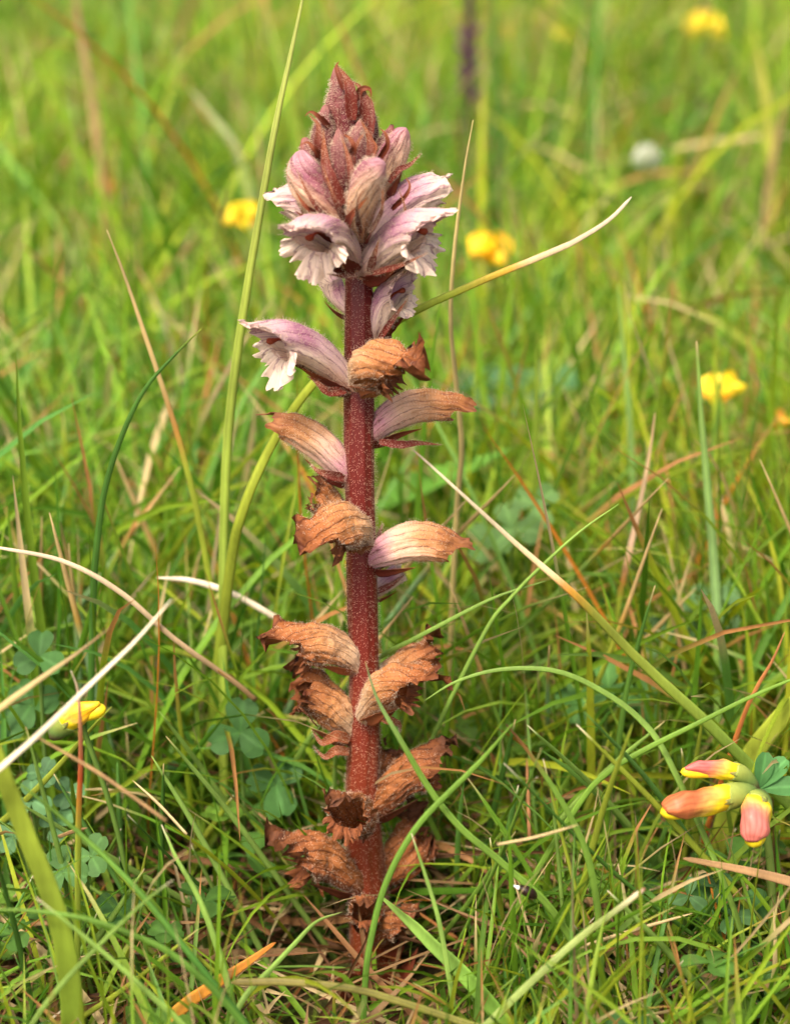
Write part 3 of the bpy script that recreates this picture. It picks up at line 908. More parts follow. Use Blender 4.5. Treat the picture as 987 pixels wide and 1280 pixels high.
def front_ok(x, y, L, th0, bend, az):
    """short turf in front of the plant so that it stays in view"""
    out = np.ones(len(x), bool)
    out &= ~((np.hypot(x - base[0], y) < .014) & (y < .006))
    for i in range(len(x)):
        if y[i] < .012:
            lim = 985 + rng.normal(0, 45)
            for q in (.35, .7, 1.0):
                hz, vz = L[i] * q * math.sin(th0[i] + bend[i] * .4 * q), L[i] * q * math.cos(th0[i] + bend[i] * .4 * q)
                px_, py_ = pix((x[i] + math.cos(az[i]) * hz, y[i] + math.sin(az[i]) * hz, vz))
                if py_ < (1200 if abs(px_ - 455) < 120 else lim):
                    out[i] = False
                    break
    out &= ~((((x + .055) / .045) ** 2 + ((y + .01) / .06) ** 2 < 1) & (rng.uniform(0, 1, len(x)) < .6))
    return out


field('turf_grass', 7000, -.13, .07, .025, .085, .0006, .0015, 9, 'fine short green turf grass growing round the foot of the broomrape', straw=.07, th=(.45, .4), bd=(.6, .6), per=16, spread=.007, allow=front_ok)
field('turf_grass', 11500, .03, .33, .04, .13, .0008, .0023, 9, 'tangled green grass just behind the broomrape', straw=.06, th=(.35, .35), bd=(.7, .6), per=16, spread=.008)
field('meadow_grass', 17000, .3, .95, .05, .14, .001, .003, 7, 'soft green meadow grass in the middle distance', straw=.08, spread=.02)
field('meadow_grass', 34000, .9, 4.2, .05, .15, .0015, .0045, 6, 'blurred green meadow stretching into the distance', straw=.1, spread=.04, margin=1.7)

field('tall_grass', 700, .12, 1.1, .12, .22, .0018, .0036, 12, 'long loose blades arching through the blurred meadow', straw=.03, spread=.03, th=(.3, .3), bd=(.9, .5), per=3)
# thatch: dead strands lying criss-cross on the soil
n = 5200
yy = rng.uniform(-.14, .4, n)
xx = rng.uniform(-1, 1, n) * (half_width(yy) * 1.5)
kp = (np.hypot(xx - base[0], yy) > .010) & ~((np.abs(xx - base[0]) < .03) & (yy < 0) & (yy > -.035) & (rng.uniform(0, 1, n) < .85))
xx, yy = xx[kp], yy[kp]
n = len(xx)
tc_ = np.array([STRAW, STRAWD, srgb(120, 84, 50), srgb(92, 62, 40), srgb(160, 104, 56), WHITE_S])[rng.choice(6, n, p=(.16, .34, .28, .18, .02, .02))] * rng.uniform(.45, .95, (n, 1))
V, F, cc = blade_batch(np.stack([xx, yy, ground_z(xx, yy) + rng.uniform(.0, .016, n)], -1), rng.uniform(0, 6.28, n), rng.normal(1.45, .16, n), rng.normal(.05, .3, n),
                       rng.uniform(.015, .07, n), rng.uniform(.0006, .0018, n), tc_, tc_, np.full(n, 2.0), 8, rng.normal(0, 1, n))
V[:, 2] = np.maximum(V[:, 2], ground_z(V[:, 0], V[:, 1]) + .0005)
make_obj('thatch', V, F, M_DRY, cols=cc, kind='stuff', label='brown dead grass strands matted on the soil', cat='thatch')

# low leafy ground cover between the blades
def leaflet_mesh(c, d, up, ln, wd, col, heart=.12, fold=.25, n=9, m=7):
    d = d / np.linalg.norm(d)
    S = np.cross(d, up)
    S /= np.linalg.norm(S)
    D = np.cross(S, d)
    s = np.linspace(0, 1, n)
    w = wd * np.interp(s, [0, .15, .45, .7, .88, 1], [.08, .42, .86, 1, .84, .34])
    x = np.linspace(-1, 1, m)
    fwd = s[:, None] * ln - (heart * ln * (1 - np.abs(x))[None] ** 1.5) * (s[:, None] ** 4)
    V = c + d * fwd[..., None] + S * (w[:, None] * x[None])[..., None] + D * (fold * w[:, None] * np.abs(x)[None] - .25 * ln * (s[:, None] - .3) ** 2)[..., None]
    pale = np.exp(-(x / .12) ** 2)[None, :, None] * .35
    cc = np.broadcast_to(np.asarray(col)[None, None], V.shape) * (1 + pale)
    return V.reshape(-1, 3), grid_faces(n, m, False), cc.reshape(-1, 3)


bv, bf, bc, off = [], [], [], 0
for i in range(800):
    y = rng.uniform(-.12, 1.3) if i % 2 else rng.uniform(-.1, .35)
    x = rng.uniform(-1, 1) * half_width(y) * 1.3
    if math.hypot(x - base[0], y) < .02 or (y < 0 and abs(pix((x, y, .01))[0] - 455) < 160):
        continue
    z = float(ground_z(x, y)) + rng.uniform(.006, .035)
    c0 = np.array([x, y, z])
    a0 = rng.uniform(0, 6.28)
    ln = rng.uniform(.004, .008)
    col = np.array([srgb(84, 124, 50), srgb(100, 136, 46), srgb(72, 112, 52)][rng.integers(0, 3)]) * rng.uniform(.5, .9)
    up = np.array([rng.normal(0, .3), rng.normal(0, .3) - .2, 1])
    for k in range(3):
        a = a0 + k * 2.09
        v, f, c = leaflet_mesh(c0, np.array([math.cos(a), math.sin(a), rng.normal(.1, .15)]), up, ln, ln * .48, col, n=6, m=5)
        bv.append(v); bf.append(f + off); bc.append(c); off += len(v)
make_obj('clover_patch', np.concatenate(bv), np.concatenate(bf), M_LEAF, cols=np.concatenate(bc), kind='stuff', label='small clover leaves scattered low through the turf', cat='clover')

# ------------------------------------------------------------------ single blades and stalks that stand out
def stalk(name, label, pts, w_px, cols, flat=.35, fold=.0, cat='grass blade', group=None, mat=None, ground=True, sides=12, up=(0, -1, .3), n=None, tip=.12):
    """pts run tip -> foot as (px, py, depth); w_px is the full width at its widest; cols are stops tip -> foot"""
    pw = [P(*q) for q in pts]
    npts = len(pw)
    if ground:
        last = pw[-1].copy()
        gz = float(ground_z(last[0], last[1])) - .003
        if last[2] > gz + .002:
            dr = pw[-1] - pw[-2]
            dr = dr / (np.linalg.norm(dr) + 1e-9)
            run = last[2] - gz
            seg = max(run * .55, .004)
            d1 = dr + np.array([0, 0, -.45])
            d1 /= np.linalg.norm(d1)
            mid_ = last + d1 * min(seg, run * .5 / max(-d1[2], .25))
            pw.append(mid_)
            rest = mid_[2] - gz
            pw.append(mid_ + np.array([d1[0] * rest * .7, d1[1] * rest * .7, -rest]))
    n = n or (10 * len(pw))
    path = catmull(pw, n)
    s = np.linspace(0, 1, n)
    m_ = np.array([mpp(p) for p in path])
    ws = w_px if isinstance(w_px, (list, tuple)) else None
    if ws is None:
        wv = w_px * m_ * np.interp(s, [0, .04, .15, .4, 1], [tip, .35, .7, 1, .95]) / 2
    else:
        wv = np.interp(s, np.linspace(0, 1, len(ws)), ws) * m_ / 2
        wv[0] *= .3
    path = path + np.cumsum(rng.normal(0, 1, (n, 3)), 0) * wv.max() * .012
    V, F, k = sweep(path, wv, wv * flat, up, sides, fold)
    c = np.stack([np.interp(s, [q[0] for q in cols], [q[1][j] for q in cols]) for j in range(3)], -1)
    c = c * (1 + .10 * np.sin(s * 31 + rng.uniform(0, 6)))[:, None]
    c = np.repeat(c, sides, 0)
    c = c * np.tile(rng.uniform(.72, 1.22, sides), n)[:, None]
    caps = [np.array([list(range(sides))[::-1]]), np.array([[(n - 1) * sides + q for q in range(sides)]])]
    return make_obj(name, V, [F] + caps, mat or M_GRASS, origin=path[-1].copy(), cols=c, label=label, cat=cat, group=group)


g_y, g_m, g_l, g_d, g_b = srgb(158, 170, 58), srgb(116, 150, 56), srgb(146, 178, 84), srgb(78, 118, 44), srgb(138, 172, 118)
TIP = [(0, STRAW), (.06, STRAW), (.1, srgb(180, 150, 70))]
stalk('grass_shoot', 'tall straight yellow-green grass stem rising left of the flower head', [(384, -30, .05), (372, 30, .05), (340, 180, .05), (303, 400, .05), (286, 540, .05), (281, 660, .048), (280, 740, .045)], 12,
      [(0, srgb(190, 196, 110)), (.3, srgb(170, 184, 80)), (.6, srgb(150, 172, 66)), (1, srgb(150, 168, 60))], .6)
stalk('grass_shoot', 'long arching blade with pale dead tip passing behind the red stem', [(789, 246, .05), (762, 274, .048), (722, 300, .046), (690, 315, .045), (590, 357, .042), (505, 398, .039), (430, 448, .037), (385, 490, .035), (340, 560, .034), (305, 640, .032), (288, 720, .038)],
      [4, 8, 9, 10, 11, 12, 13, 14, 15, 15, 14, 13], [(0, WHITE_S), (.12, srgb(210, 186, 140)), (.14, srgb(200, 160, 60)), (.2, srgb(164, 176, 54)), (.6, g_y), (1, srgb(140, 170, 60))], .3)
stalk('grass_shoot', 'thick green stem slanting down to the right with bleached needle tip', [(513, 560, -.006), (570, 612, -.008), (640, 676, -.008), (720, 745, -.008), (800, 826, -.006), (880, 900, -.004), (945, 965, -.002), (1010, 1028, -.004), (1080, 1100, -.008)],
      [2, 5, 9, 12, 14, 15, 15, 16, 16, 16], [(0, srgb(120, 96, 84)), (.04, WHITE_S), (.2, srgb(226, 206, 160)), (.225, srgb(206, 150, 60)), (.27, srgb(150, 158, 60)), (.5, srgb(134, 160, 62)), (1, g_m)], .8)
stalk('dry_straw', 'bleached dry straw leaning across the broad blade at lower left', [(215, 748, -.04), (170, 800, -.045), (110, 858, -.05), (40, 925, -.055), (-30, 985, -.06), (-90, 1040, -.06)], [2, 6, 8, 9, 10, 11, 12], [(0, WHITE_S), (.5, srgb(228, 212, 176)), (1, srgb(210, 186, 140))], .6, cat='straw', mat=M_DRY)
stalk('grass_shoot', 'broad yellow-green blade curving down at lower left', [(-25, 900, -.055), (0, 955, -.055), (38, 1055, -.055), (68, 1130, -.055), (86, 1210, -.055), (94, 1300, -.055)], [22, 24, 26, 28, 30, 32, 34], [(0, g_y), (.5, srgb(140, 162, 54)), (1, srgb(120, 150, 50))], .22, .3)
stalk('grass_shoot', 'wide blade with withered straw tip leaning in at the left', [(140, 783, -.035), (95, 818, -.037), (55, 845, -.04), (0, 885, -.044), (-60, 940, -.05)], [2, 10, 14, 20, 26, 30], [(0, STRAWD), (.1, srgb(208, 186, 130)), (.35, srgb(196, 170, 100)), (.42, srgb(176, 110, 50)), (.5, g_y), (1, g_m)], .25)
stalk('grass_shoot', 'upright thin stem with rusty tip standing before the yellow floret', [(89, 838, -.03), (98, 868, -.03), (101, 940, -.03), (99, 1020, -.03), (98, 1100, -.03), (97, 1200, -.03), (96, 1290, -.03)], 8, [(0, WHITE_S), (.1, srgb(190, 140, 100)), (.25, srgb(186, 90, 46)), (.38, g_y), (1, g_m)], .6)
stalk('grass_shoot', 'dark green blade bowing out behind the dry straw', [(252, 411, .03), (222, 440, .03), (180, 488, .03), (150, 550, .03), (130, 615, .03), (120, 690, .03), (116, 760, .03)], 9, [(0, g_y), (.05, g_d), (1, srgb(72, 116, 44))], .5)
stalk('grass_shoot', 'slim yellowish blade with straw tip bending right, left of the tall stem', [(134, 288, .06), (158, 350, .06), (188, 438, .06), (212, 510, .06), (232, 580, .06), (250, 660, .06)], 8, [(0, STRAW), (.22, srgb(206, 180, 120)), (.3, srgb(190, 140, 70)), (.36, g_y), (1, srgb(150, 170, 50))], .5)
stalk('dry_straw', 'thin tan dead stalk standing just behind the right-hand flowers', [(591, 150, .06), (580, 215, .06), (568, 310, .06), (563, 400, .06), (570, 480, .06), (577, 560, .06), (572, 620, .06), (568, 690, .06)], 7, [(0, srgb(190, 170, 110)), (1, srgb(196, 176, 104))], .7, cat='straw', mat=M_DRY)
stalk('grass_shoot', 'pale bluish-green pointed blade standing upright at the right', [(870, 426, .06), (874, 500, .06), (882, 600, .06), (892, 720, .06), (898, 820, .06), (900, 900, .06)], [3, 8, 11, 13, 15, 16, 16], [(0, STRAW), (.04, g_l), (.5, srgb(146, 180, 112)), (1, srgb(150, 186, 128))], .35)
stalk('grass_shoot', 'blade with dead fawn upper half standing right of the brown flowers', [(818, 516, .07), (812, 560, .07), (801, 620, .07), (788, 680, .07), (774, 745, .07), (760, 820, .07)], [2, 6, 8, 9, 10, 12, 12], [(0, STRAW), (.3, srgb(210, 180, 150)), (.38, srgb(180, 130, 60)), (.42, g_y), (1, srgb(150, 176, 80))], .5)
stalk('grass_shoot', 'soft pale green blade standing in the blurred grass on the right', [(772, 355, .13), (778, 430, .13), (786, 520, .13), (790, 600, .13), (788, 680, .13)], 9, [(0, g_l), (1, g_b)], .5)
stalk('dry_straw', 'long pale dead straw sloping down through the grass at left', [(-40, 678, .02), (0, 685, .02), (80, 702, .02), (150, 740, .02), (220, 800, .022), (290, 850, .026), (320, 875, .028)], 7, [(0, srgb(216, 196, 164)), (.6, srgb(190, 164, 124)), (1, STRAWD)], .6, cat='straw', mat=M_DRY, ground=False)
stalk('dry_straw', 'short whitish dry straw lying flat behind the leaning blades', [(196, 722, .05), (240, 726, .05), (290, 742, .05), (345, 772, .05)], 8, [(0, WHITE_S), (1, WHITE_S)], .6, cat='straw', mat=M_DRY, ground=False)
stalk('grass_shoot', 'green blade slanting across the lower red stem', [(456, 826, -.022), (472, 875, -.024), (500, 925, -.026), (535, 985, -.028), (575, 1035, -.03), (630, 1082, -.032), (690, 1140, -.034), (740, 1230, -.036)], [1, 6, 8, 9, 9, 10, 10, 11, 11], [(0, STRAW), (.02, srgb(120, 140, 90)), (.2, g_m), (1, g_m)], .4)
stalk('grass_shoot', 'long bent green blade crossing from the right over the stem foot', [(640, 905, -.03), (595, 957, -.03), (532, 1020, -.032), (500, 1066, -.034), (478, 1115, -.036), (464, 1170, -.038), (457, 1215, -.04), (453, 1290, -.042)], [2, 7, 8, 8, 8, 8, 8, 8, 8], [(0, g_m), (1, srgb(84, 126, 44))], .5)
stalk('grass_shoot', 'slim pale blade leaning beside the stem foot, bright tipped', [(514, 1042, -.035), (530, 1090, -.036), (548, 1150, -.038), (560, 1215, -.04), (572, 1290, -.042)], 7, [(0, WHITE_S), (.05, g_l), (1, g_l)], .5)
stalk('grass_shoot', 'broad flat bright green blade pointing at the stem foot', [(473, 1118, -.03), (500, 1142, -.031), (540, 1180, -.033), (580, 1218, -.036), (625, 1272, -.04), (650, 1310, -.042)], [2, 14, 19, 21, 22, 22, 22], [(0, g_l), (.5, srgb(128, 172, 66)), (1, srgb(120, 164, 60))], .15, .25)
stalk('grass_shoot', 'olive-brown stem lying low across the foreground below the stem foot', [(290, 1228, -.05), (360, 1228, -.05), (440, 1236, -.05), (500, 1252, -.05), (570, 1275, -.05), (640, 1300, -.05)], [10, 10, 10, 10, 9, 9, 9], [(0, srgb(140, 128, 70)), (1, srgb(130, 140, 60))], .8)
stalk('grass_shoot', 'curved pale green blade reaching from lower left to the stem foot', [(428, 1140, -.02), (396, 1152, -.024), (368, 1180, -.03), (338, 1212, -.036), (305, 1248, -.042), (280, 1300, -.046)], 8, [(0, srgb(160, 170, 100)), (.1, g_l), (1, g_l)], .5)
stalk('grass_shoot', 'pale stiff stem with cut brown tip rising in the right foreground', [(806, 1110, -.05), (770, 1138, -.05), (722, 1174, -.05), (670, 1222, -.052), (610, 1280, -.054), (570, 1320, -.056)], [6, 9, 10, 10, 10, 11, 11], [(0, srgb(150, 100, 70)), (.02, WHITE_S), (.1, srgb(176, 190, 110)), (1, g_l)], .8)
stalk('dry_straw', 'flat brown dead grass blade lying under the trefoil buds', [(853, 1073, -.028), (890, 1080, -.028), (940, 1090, -.029), (1000, 1106, -.03), (1060, 1130, -.032)], [6, 13, 15, 15, 14, 13], [(0, STRAWD), (.4, srgb(176, 136, 96)), (1, srgb(180, 120, 86))], .2, cat='dead blade', mat=M_DRY)
stalk('grass_shoot', 'dark green round blade descending from the left foreground corner leaves', [(18, 974, -.045), (70, 1016, -.046), (130, 1070, -.048), (178, 1120, -.05), (225, 1178, -.052), (285, 1252, -.054), (320, 1300, -.056)], 9, [(0, g_m), (.5, srgb(86, 136, 56)), (1, g_d)], .7)
stalk('grass_shoot', 'green blade lying almost level across the lower left turf', [(-40, 1138, -.058), (30, 1138, -.058), (100, 1147, -.058), (160, 1166, -.058), (220, 1196, -.058), (290, 1262, -.058)], 9, [(0, g_m), (1, srgb(86, 136, 56))], .7)
stalk('grass_shoot', 'pale blade with white needle tip rising right in the lower left turf', [(216, 1100, -.06), (180, 1128, -.06), (120, 1186, -.06), (70, 1240, -.06), (30, 1300, -.06)], 7, [(0, WHITE_S), (.05, g_l), (1, srgb(150, 176, 90))], .6)
stalk('grass_shoot', 'light green blade sloping down right from the broad blade', [(45, 1122, -.062), (90, 1158, -.062), (140, 1200, -.062), (190, 1245, -.062), (240, 1295, -.062)], 8, [(0, WHITE_S), (.06, g_l), (1, g_l)], .5)
stalk('dry_straw', 'broad orange-yellow dead blade lying on the thatch at bottom left', [(345, 1178, -.03), (300, 1210, -.034), (260, 1236, -.038), (225, 1262, -.042), (190, 1300, -.046)], [4, 14, 18, 20, 20, 20], [(0, srgb(190, 120, 50)), (.5, srgb(214, 150, 54)), (1, srgb(210, 150, 50))], .2, cat='dead blade', mat=M_DRY)
stalk('grass_shoot', 'fine forked-looking green blade with white tip above the thatch', [(202, 1031, -.03), (222, 1075, -.032), (248, 1122, -.034), (270, 1180, -.036), (290, 1250, -.038)], 9, [(0, WHITE_S), (.05, g_l), (1, g_m)], .5)
stalk('grass_shoot', 'arching green blade looping over the clover right of the stem', [(530, 876, -.004), (570, 852, -.004), (625, 837, -.004), (690, 838, -.004), (745, 860, -.004), (800, 900, -.006), (840, 960, -.01)], 8, [(0, g_l), (1, g_m)], .6)
stalk('grass_shoot', 'green blade rising right from the stem at the brown flowers', [(682, 726, .012), (620, 746, .012), (560, 776, .014), (515, 800, .016), (480, 818, .02), (440, 850, .024)], 7, [(0, g_l), (1, g_m)], .6)
stalk('grass_shoot', 'broad yellow-green blade sweeping in from the right edge', [(1040, 830, .02), (1000, 870, .02), (968, 905, .02), (935, 950, .02), (910, 1010, .02)], [10, 26, 28, 26, 24, 22], [(0, g_y), (1, g_y)], .2, .25)
stalk('grass_shoot', 'long green blade running level into the right edge above the buds', [(1030, 835, -.012), (987, 850, -.012), (930, 875, -.012), (870, 905, -.012), (810, 935, -.012), (760, 965, -.012), (720, 1010, -.012)], 8, [(0, g_m), (1, g_m)], .6)
stalk('grass_shoot', 'thin blade leaning right in front of the fawn-tipped blade', [(773, 630, .01), (730, 660, .01), (690, 695, .01), (640, 745, .012), (600, 800, .014)], 6, [(0, g_l), (1, g_m)], .6)
stalk('grass_shoot', 'short upright dark blade between the slanting stem and the clover', [(818, 732, .02), (808, 765, .02), (798, 800, .02), (785, 850, .02), (775, 910, .02)], 8, [(0, STRAW), (.06, g_d), (1, g_m)], .5)
stalk('grass_shoot', 'blade with brown tip rising left in the right foreground', [(632, 905, -.03), (660, 940, -.03), (700, 1000, -.032), (730, 1060, -.034), (745, 1130, -.036), (750, 1200, -.038)], 9, [(0, srgb(90, 50, 40)), (.08, srgb(150, 110, 60)), (.16, g_m), (1, g_m)], .5)
stalk('dry_straw', 'leaning orange-brown dead blade at the right edge', [(980, 790, .015), (965, 825, .015), (945, 860, .016), (925, 905, .018)], 7, [(0, srgb(190, 130, 80)), (.5, srgb(190, 104, 40)), (1, srgb(170, 130, 50))], .5, cat='straw', mat=M_DRY)
stalk('grass_shoot', 'yellow-green blade reaching up behind the far trefoil at right', [(942, 45, .45), (955, 110, .45), (962, 180, .45), (968, 260, .45), (970, 330, .45)], 16, [(0, srgb(200, 196, 90)), (1, g_y)], .4)
stalk('dry_straw', 'tan blurred stalk leaning at the top right', [(985, 110, .4), (972, 170, .4), (960, 230, .4), (950, 300, .4), (942, 380, .4)], 10, [(0, STRAWD), (1, STRAW)], .6, cat='straw', mat=M_DRY)
stalk('dry_straw', 'tall blurred brownish stalk standing in the far grass at left', [(90, -30, .45), (105, 60, .45), (120, 150, .45), (130, 230, .45), (136, 330, .45)], 12, [(0, srgb(170, 140, 100)), (1, srgb(180, 150, 90))], .7, cat='straw', mat=M_DRY)
stalk('grass_shoot', 'blurred pale blade leaning left in the far grass', [(238, 112, .4), (265, 145, .4), (295, 185, .4), (310, 230, .4), (318, 290, .4)], 14, [(0, srgb(190, 196, 140)), (1, g_l)], .4)
stalk('grass_shoot', 'dark green blurred stalk standing in the far grass', [(619, -30, .5), (618, 40, .5), (619, 110, .5), (622, 190, .5), (626, 290, .5)], 12, [(0, g_d), (1, g_d)], .8)

# further single blades near the plant that nothing but their place tells apart
LK = {
    'fine': ('fine green grass blade standing clear of the turf around the broomrape', 'fine green blades round the broomrape'),
    'straw': ('loose dead straw lying tilted over the turf around the broomrape', 'loose straws round the broomrape'),
    'tipped': ('green blade with short withered tip in the grass behind the broomrape', 'withered-tip blades behind the broomrape'),
}
LMK = [(40, 1000, 'near the lower left clover clump'), (95, 890, 'near the lone yellow floret'), (300, 915, 'by the clover left of the red stem'), (260, 1230, 'by the orange-yellow dead blade'),
       (455, 1230, 'at the broomrape foot'), (700, 1150, 'by the pale stiff cut stem'), (655, 1112, 'near the black seed husk'), (905, 1190, 'by the large rounded clover leaves'), (900, 1010, 'near the pink-tipped buds'),
       (760, 860, 'under the arching looped blade'), (850, 760, 'behind the thick slanting stem'), (810, 600, 'near the fawn-topped blade'), (890, 600, 'near the bluish-green pointed blade'), (640, 660, 'behind the right withered flowers'),
       (570, 620, 'near the thin tan dead stalk'), (280, 650, 'near the foot of the tall stem'), (130, 620, 'by the dark green bowing blade'), (60, 720, 'above the long pale straw'), (200, 760, 'behind the bleached leaning straw')]
made = 0
rr_ = random.Random(21)
while made < 152:
    kind = 'fine' if made < 90 else ('tipped' if made < 140 else 'straw')
    px = rr_.uniform(-20, 1010)
    if kind == 'fine':
        py, Y = rr_.uniform(880, 1240), rr_.uniform(-.05, .03)
    elif kind == 'tipped':
        py, Y = rr_.uniform(560, 900), rr_.uniform(.03, .12)
    else:
        py, Y = rr_.uniform(850, 1260), rr_.uniform(-.05, .05)
    if abs(px - 455) < ((260 if kind == 'straw' else 150) if Y < .02 else 20) and not (py > 1200):
        continue
    if 800 < px and 900 < py < 1090 and Y < .0:
        continue
    tipp = P(px, py, Y)
    if tipp[2] < .012:
        continue
    h = tipp[2]
    if kind == 'straw':
        a = rr_.uniform(0, 6.28)
        ln = rr_.uniform(.012, .03)
        ft = tipp + np.array([math.cos(a) * ln, math.sin(a) * ln * .6, -min(h * .8, ln * .5)])
        midp = (tipp + ft) / 2 + np.array([0, 0, rr_.uniform(-.0005, .001)])
    else:
        a = rr_.uniform(0, 6.28)
        k = rr_.uniform(.25, 1.3) * h
        ft = tipp + np.array([math.cos(a) * k, abs(math.sin(a)) * k * .5, -h - .002])
        midp = tipp * .5 + ft * .5 + np.array([-math.cos(a) * k * .12, 0, h * rr_.uniform(.03, .16)])
    q0, q1, q2 = [(*pix(q), q[1]) for q in (tipp, midp, ft)]
    if any(abs(q[0] - 455) < 120 and q[2] < .01 and q[1] < 1200 for q in (q0, q1, tuple((a_ + b_) / 2 for a_, b_ in zip(q0, q1)))):
        continue
    lab, grp = None, LK[kind][1]
    lmk = min(LMK, key=lambda q: math.hypot(q[0] - px, (q[1] - py)))[2]
    bow = 'arching' if kind != 'straw' and k > .8 * h else ('straight' if kind != 'straw' and k < .5 * h else 'leaning')
    if kind == 'fine':
        gcol = rr_.choice([g_m, g_l, g_d, g_y, srgb(104, 150, 70)])
        cl = [(0, rr_.choice([WHITE_S, gcol, STRAW])), (.04, gcol), (1, gcol)]
    elif kind == 'tipped':
        gcol = rr_.choice([g_m, g_l, g_y, g_b])
        tt = rr_.uniform(.12, .3)
        cl = [(0, STRAW), (tt, srgb(200, 170, 110)), (tt + .05, srgb(180, 140, 60)), (tt + .1, gcol), (1, gcol)]
    else:
        gcol = rr_.choice([STRAW, STRAWD, srgb(150, 106, 66), STRAWD])
        cl = [(0, gcol), (1, gcol)]
    cname = {g_m: 'mid green', g_l: 'pale green', g_d: 'dark green', g_y: 'yellow-green', g_b: 'bluish-green', STRAW: 'straw-yellow', STRAWD: 'brown', WHITE_S: 'whitish'}.get(gcol, 'bright green' if kind == 'fine' else 'orange-brown')
    if kind == 'straw':
        lab = f'short {cname} dead straw tilted over the turf {lmk}'
    elif kind == 'tipped':
        lab = f'{bow} {cname} blade with withered tip {lmk}'
    else:
        tname = {WHITE_S: 'with white point', STRAW: 'with straw point'}.get(cl[0][1], 'green to its point')
        lab = f'{bow} {cname} blade {tname} {lmk}'
    stalk('dry_straw' if kind == 'straw' else 'grass_shoot', lab, [q0, q1, q2], (rr_.uniform(3, 5.5) if kind == 'straw' else rr_.uniform(5, 9.5)), cl, rr_.uniform(.35, .8), cat='straw' if kind == 'straw' else 'grass blade', group=grp,
          mat=M_DRY if kind == 'straw' else M_GRASS, ground=False, n=18, sides=6)
    made += 1

# ------------------------------------------------------------------ trefoil (yellow pea flowers)
Y1, Y2, YO, PINK, SAL = srgb(240, 214, 40), srgb(246, 206, 30), srgb(240, 160, 40), srgb(222, 108, 96), srgb(236, 150, 112)
CG, CGD = srgb(150, 170, 84), srgb(112, 140, 70)


def puff(path_pts, ws, ts, up, cols_fn, n=22, sides=20, blunt=0):
    """closed rounded body swept along a path with separate width and depth profiles; colour from (s, angle)"""
    path = catmull(path_pts, n)
    s = np.linspace(0, 1, n)
    sx = np.linspace(0, 1, len(ws))
    w = np.interp(s, sx, ws)
    t = np.interp(s, sx, ts)
    if blunt:
        e = np.sqrt(np.clip((1 - s) / blunt, .002, 1) * (2 - np.clip((1 - s) / blunt, .002, 1)))
        w, t = w * e, t * e
    T, S, D = frames(path, up)
    a = np.linspace(0, 2 * np.pi, sides, endpoint=False)
    ca, sa = np.cos(a)[None], np.sin(a)[None]
    V = path[:, None] + S[:, None] * (w[:, None] * ca)[..., None] + D[:, None] * (t[:, None] * sa)[..., None]
    C = np.array([[cols_fn(s_, math.sin(a_)) for a_ in a] for s_ in s])
    caps = [np.array([list(range(sides))[::-1]]), np.array([[(n - 1) * sides + q for q in range(sides)]])]
    return V.reshape(-1, 3), [grid_faces(n, sides, True)] + caps, C.reshape(-1, 3)


def lerp3(stops, x):
    xs = [q[0] for q in stops]
    return np.array([np.interp(x, xs, [q[1][k] for q in stops]) for k in range(3)])


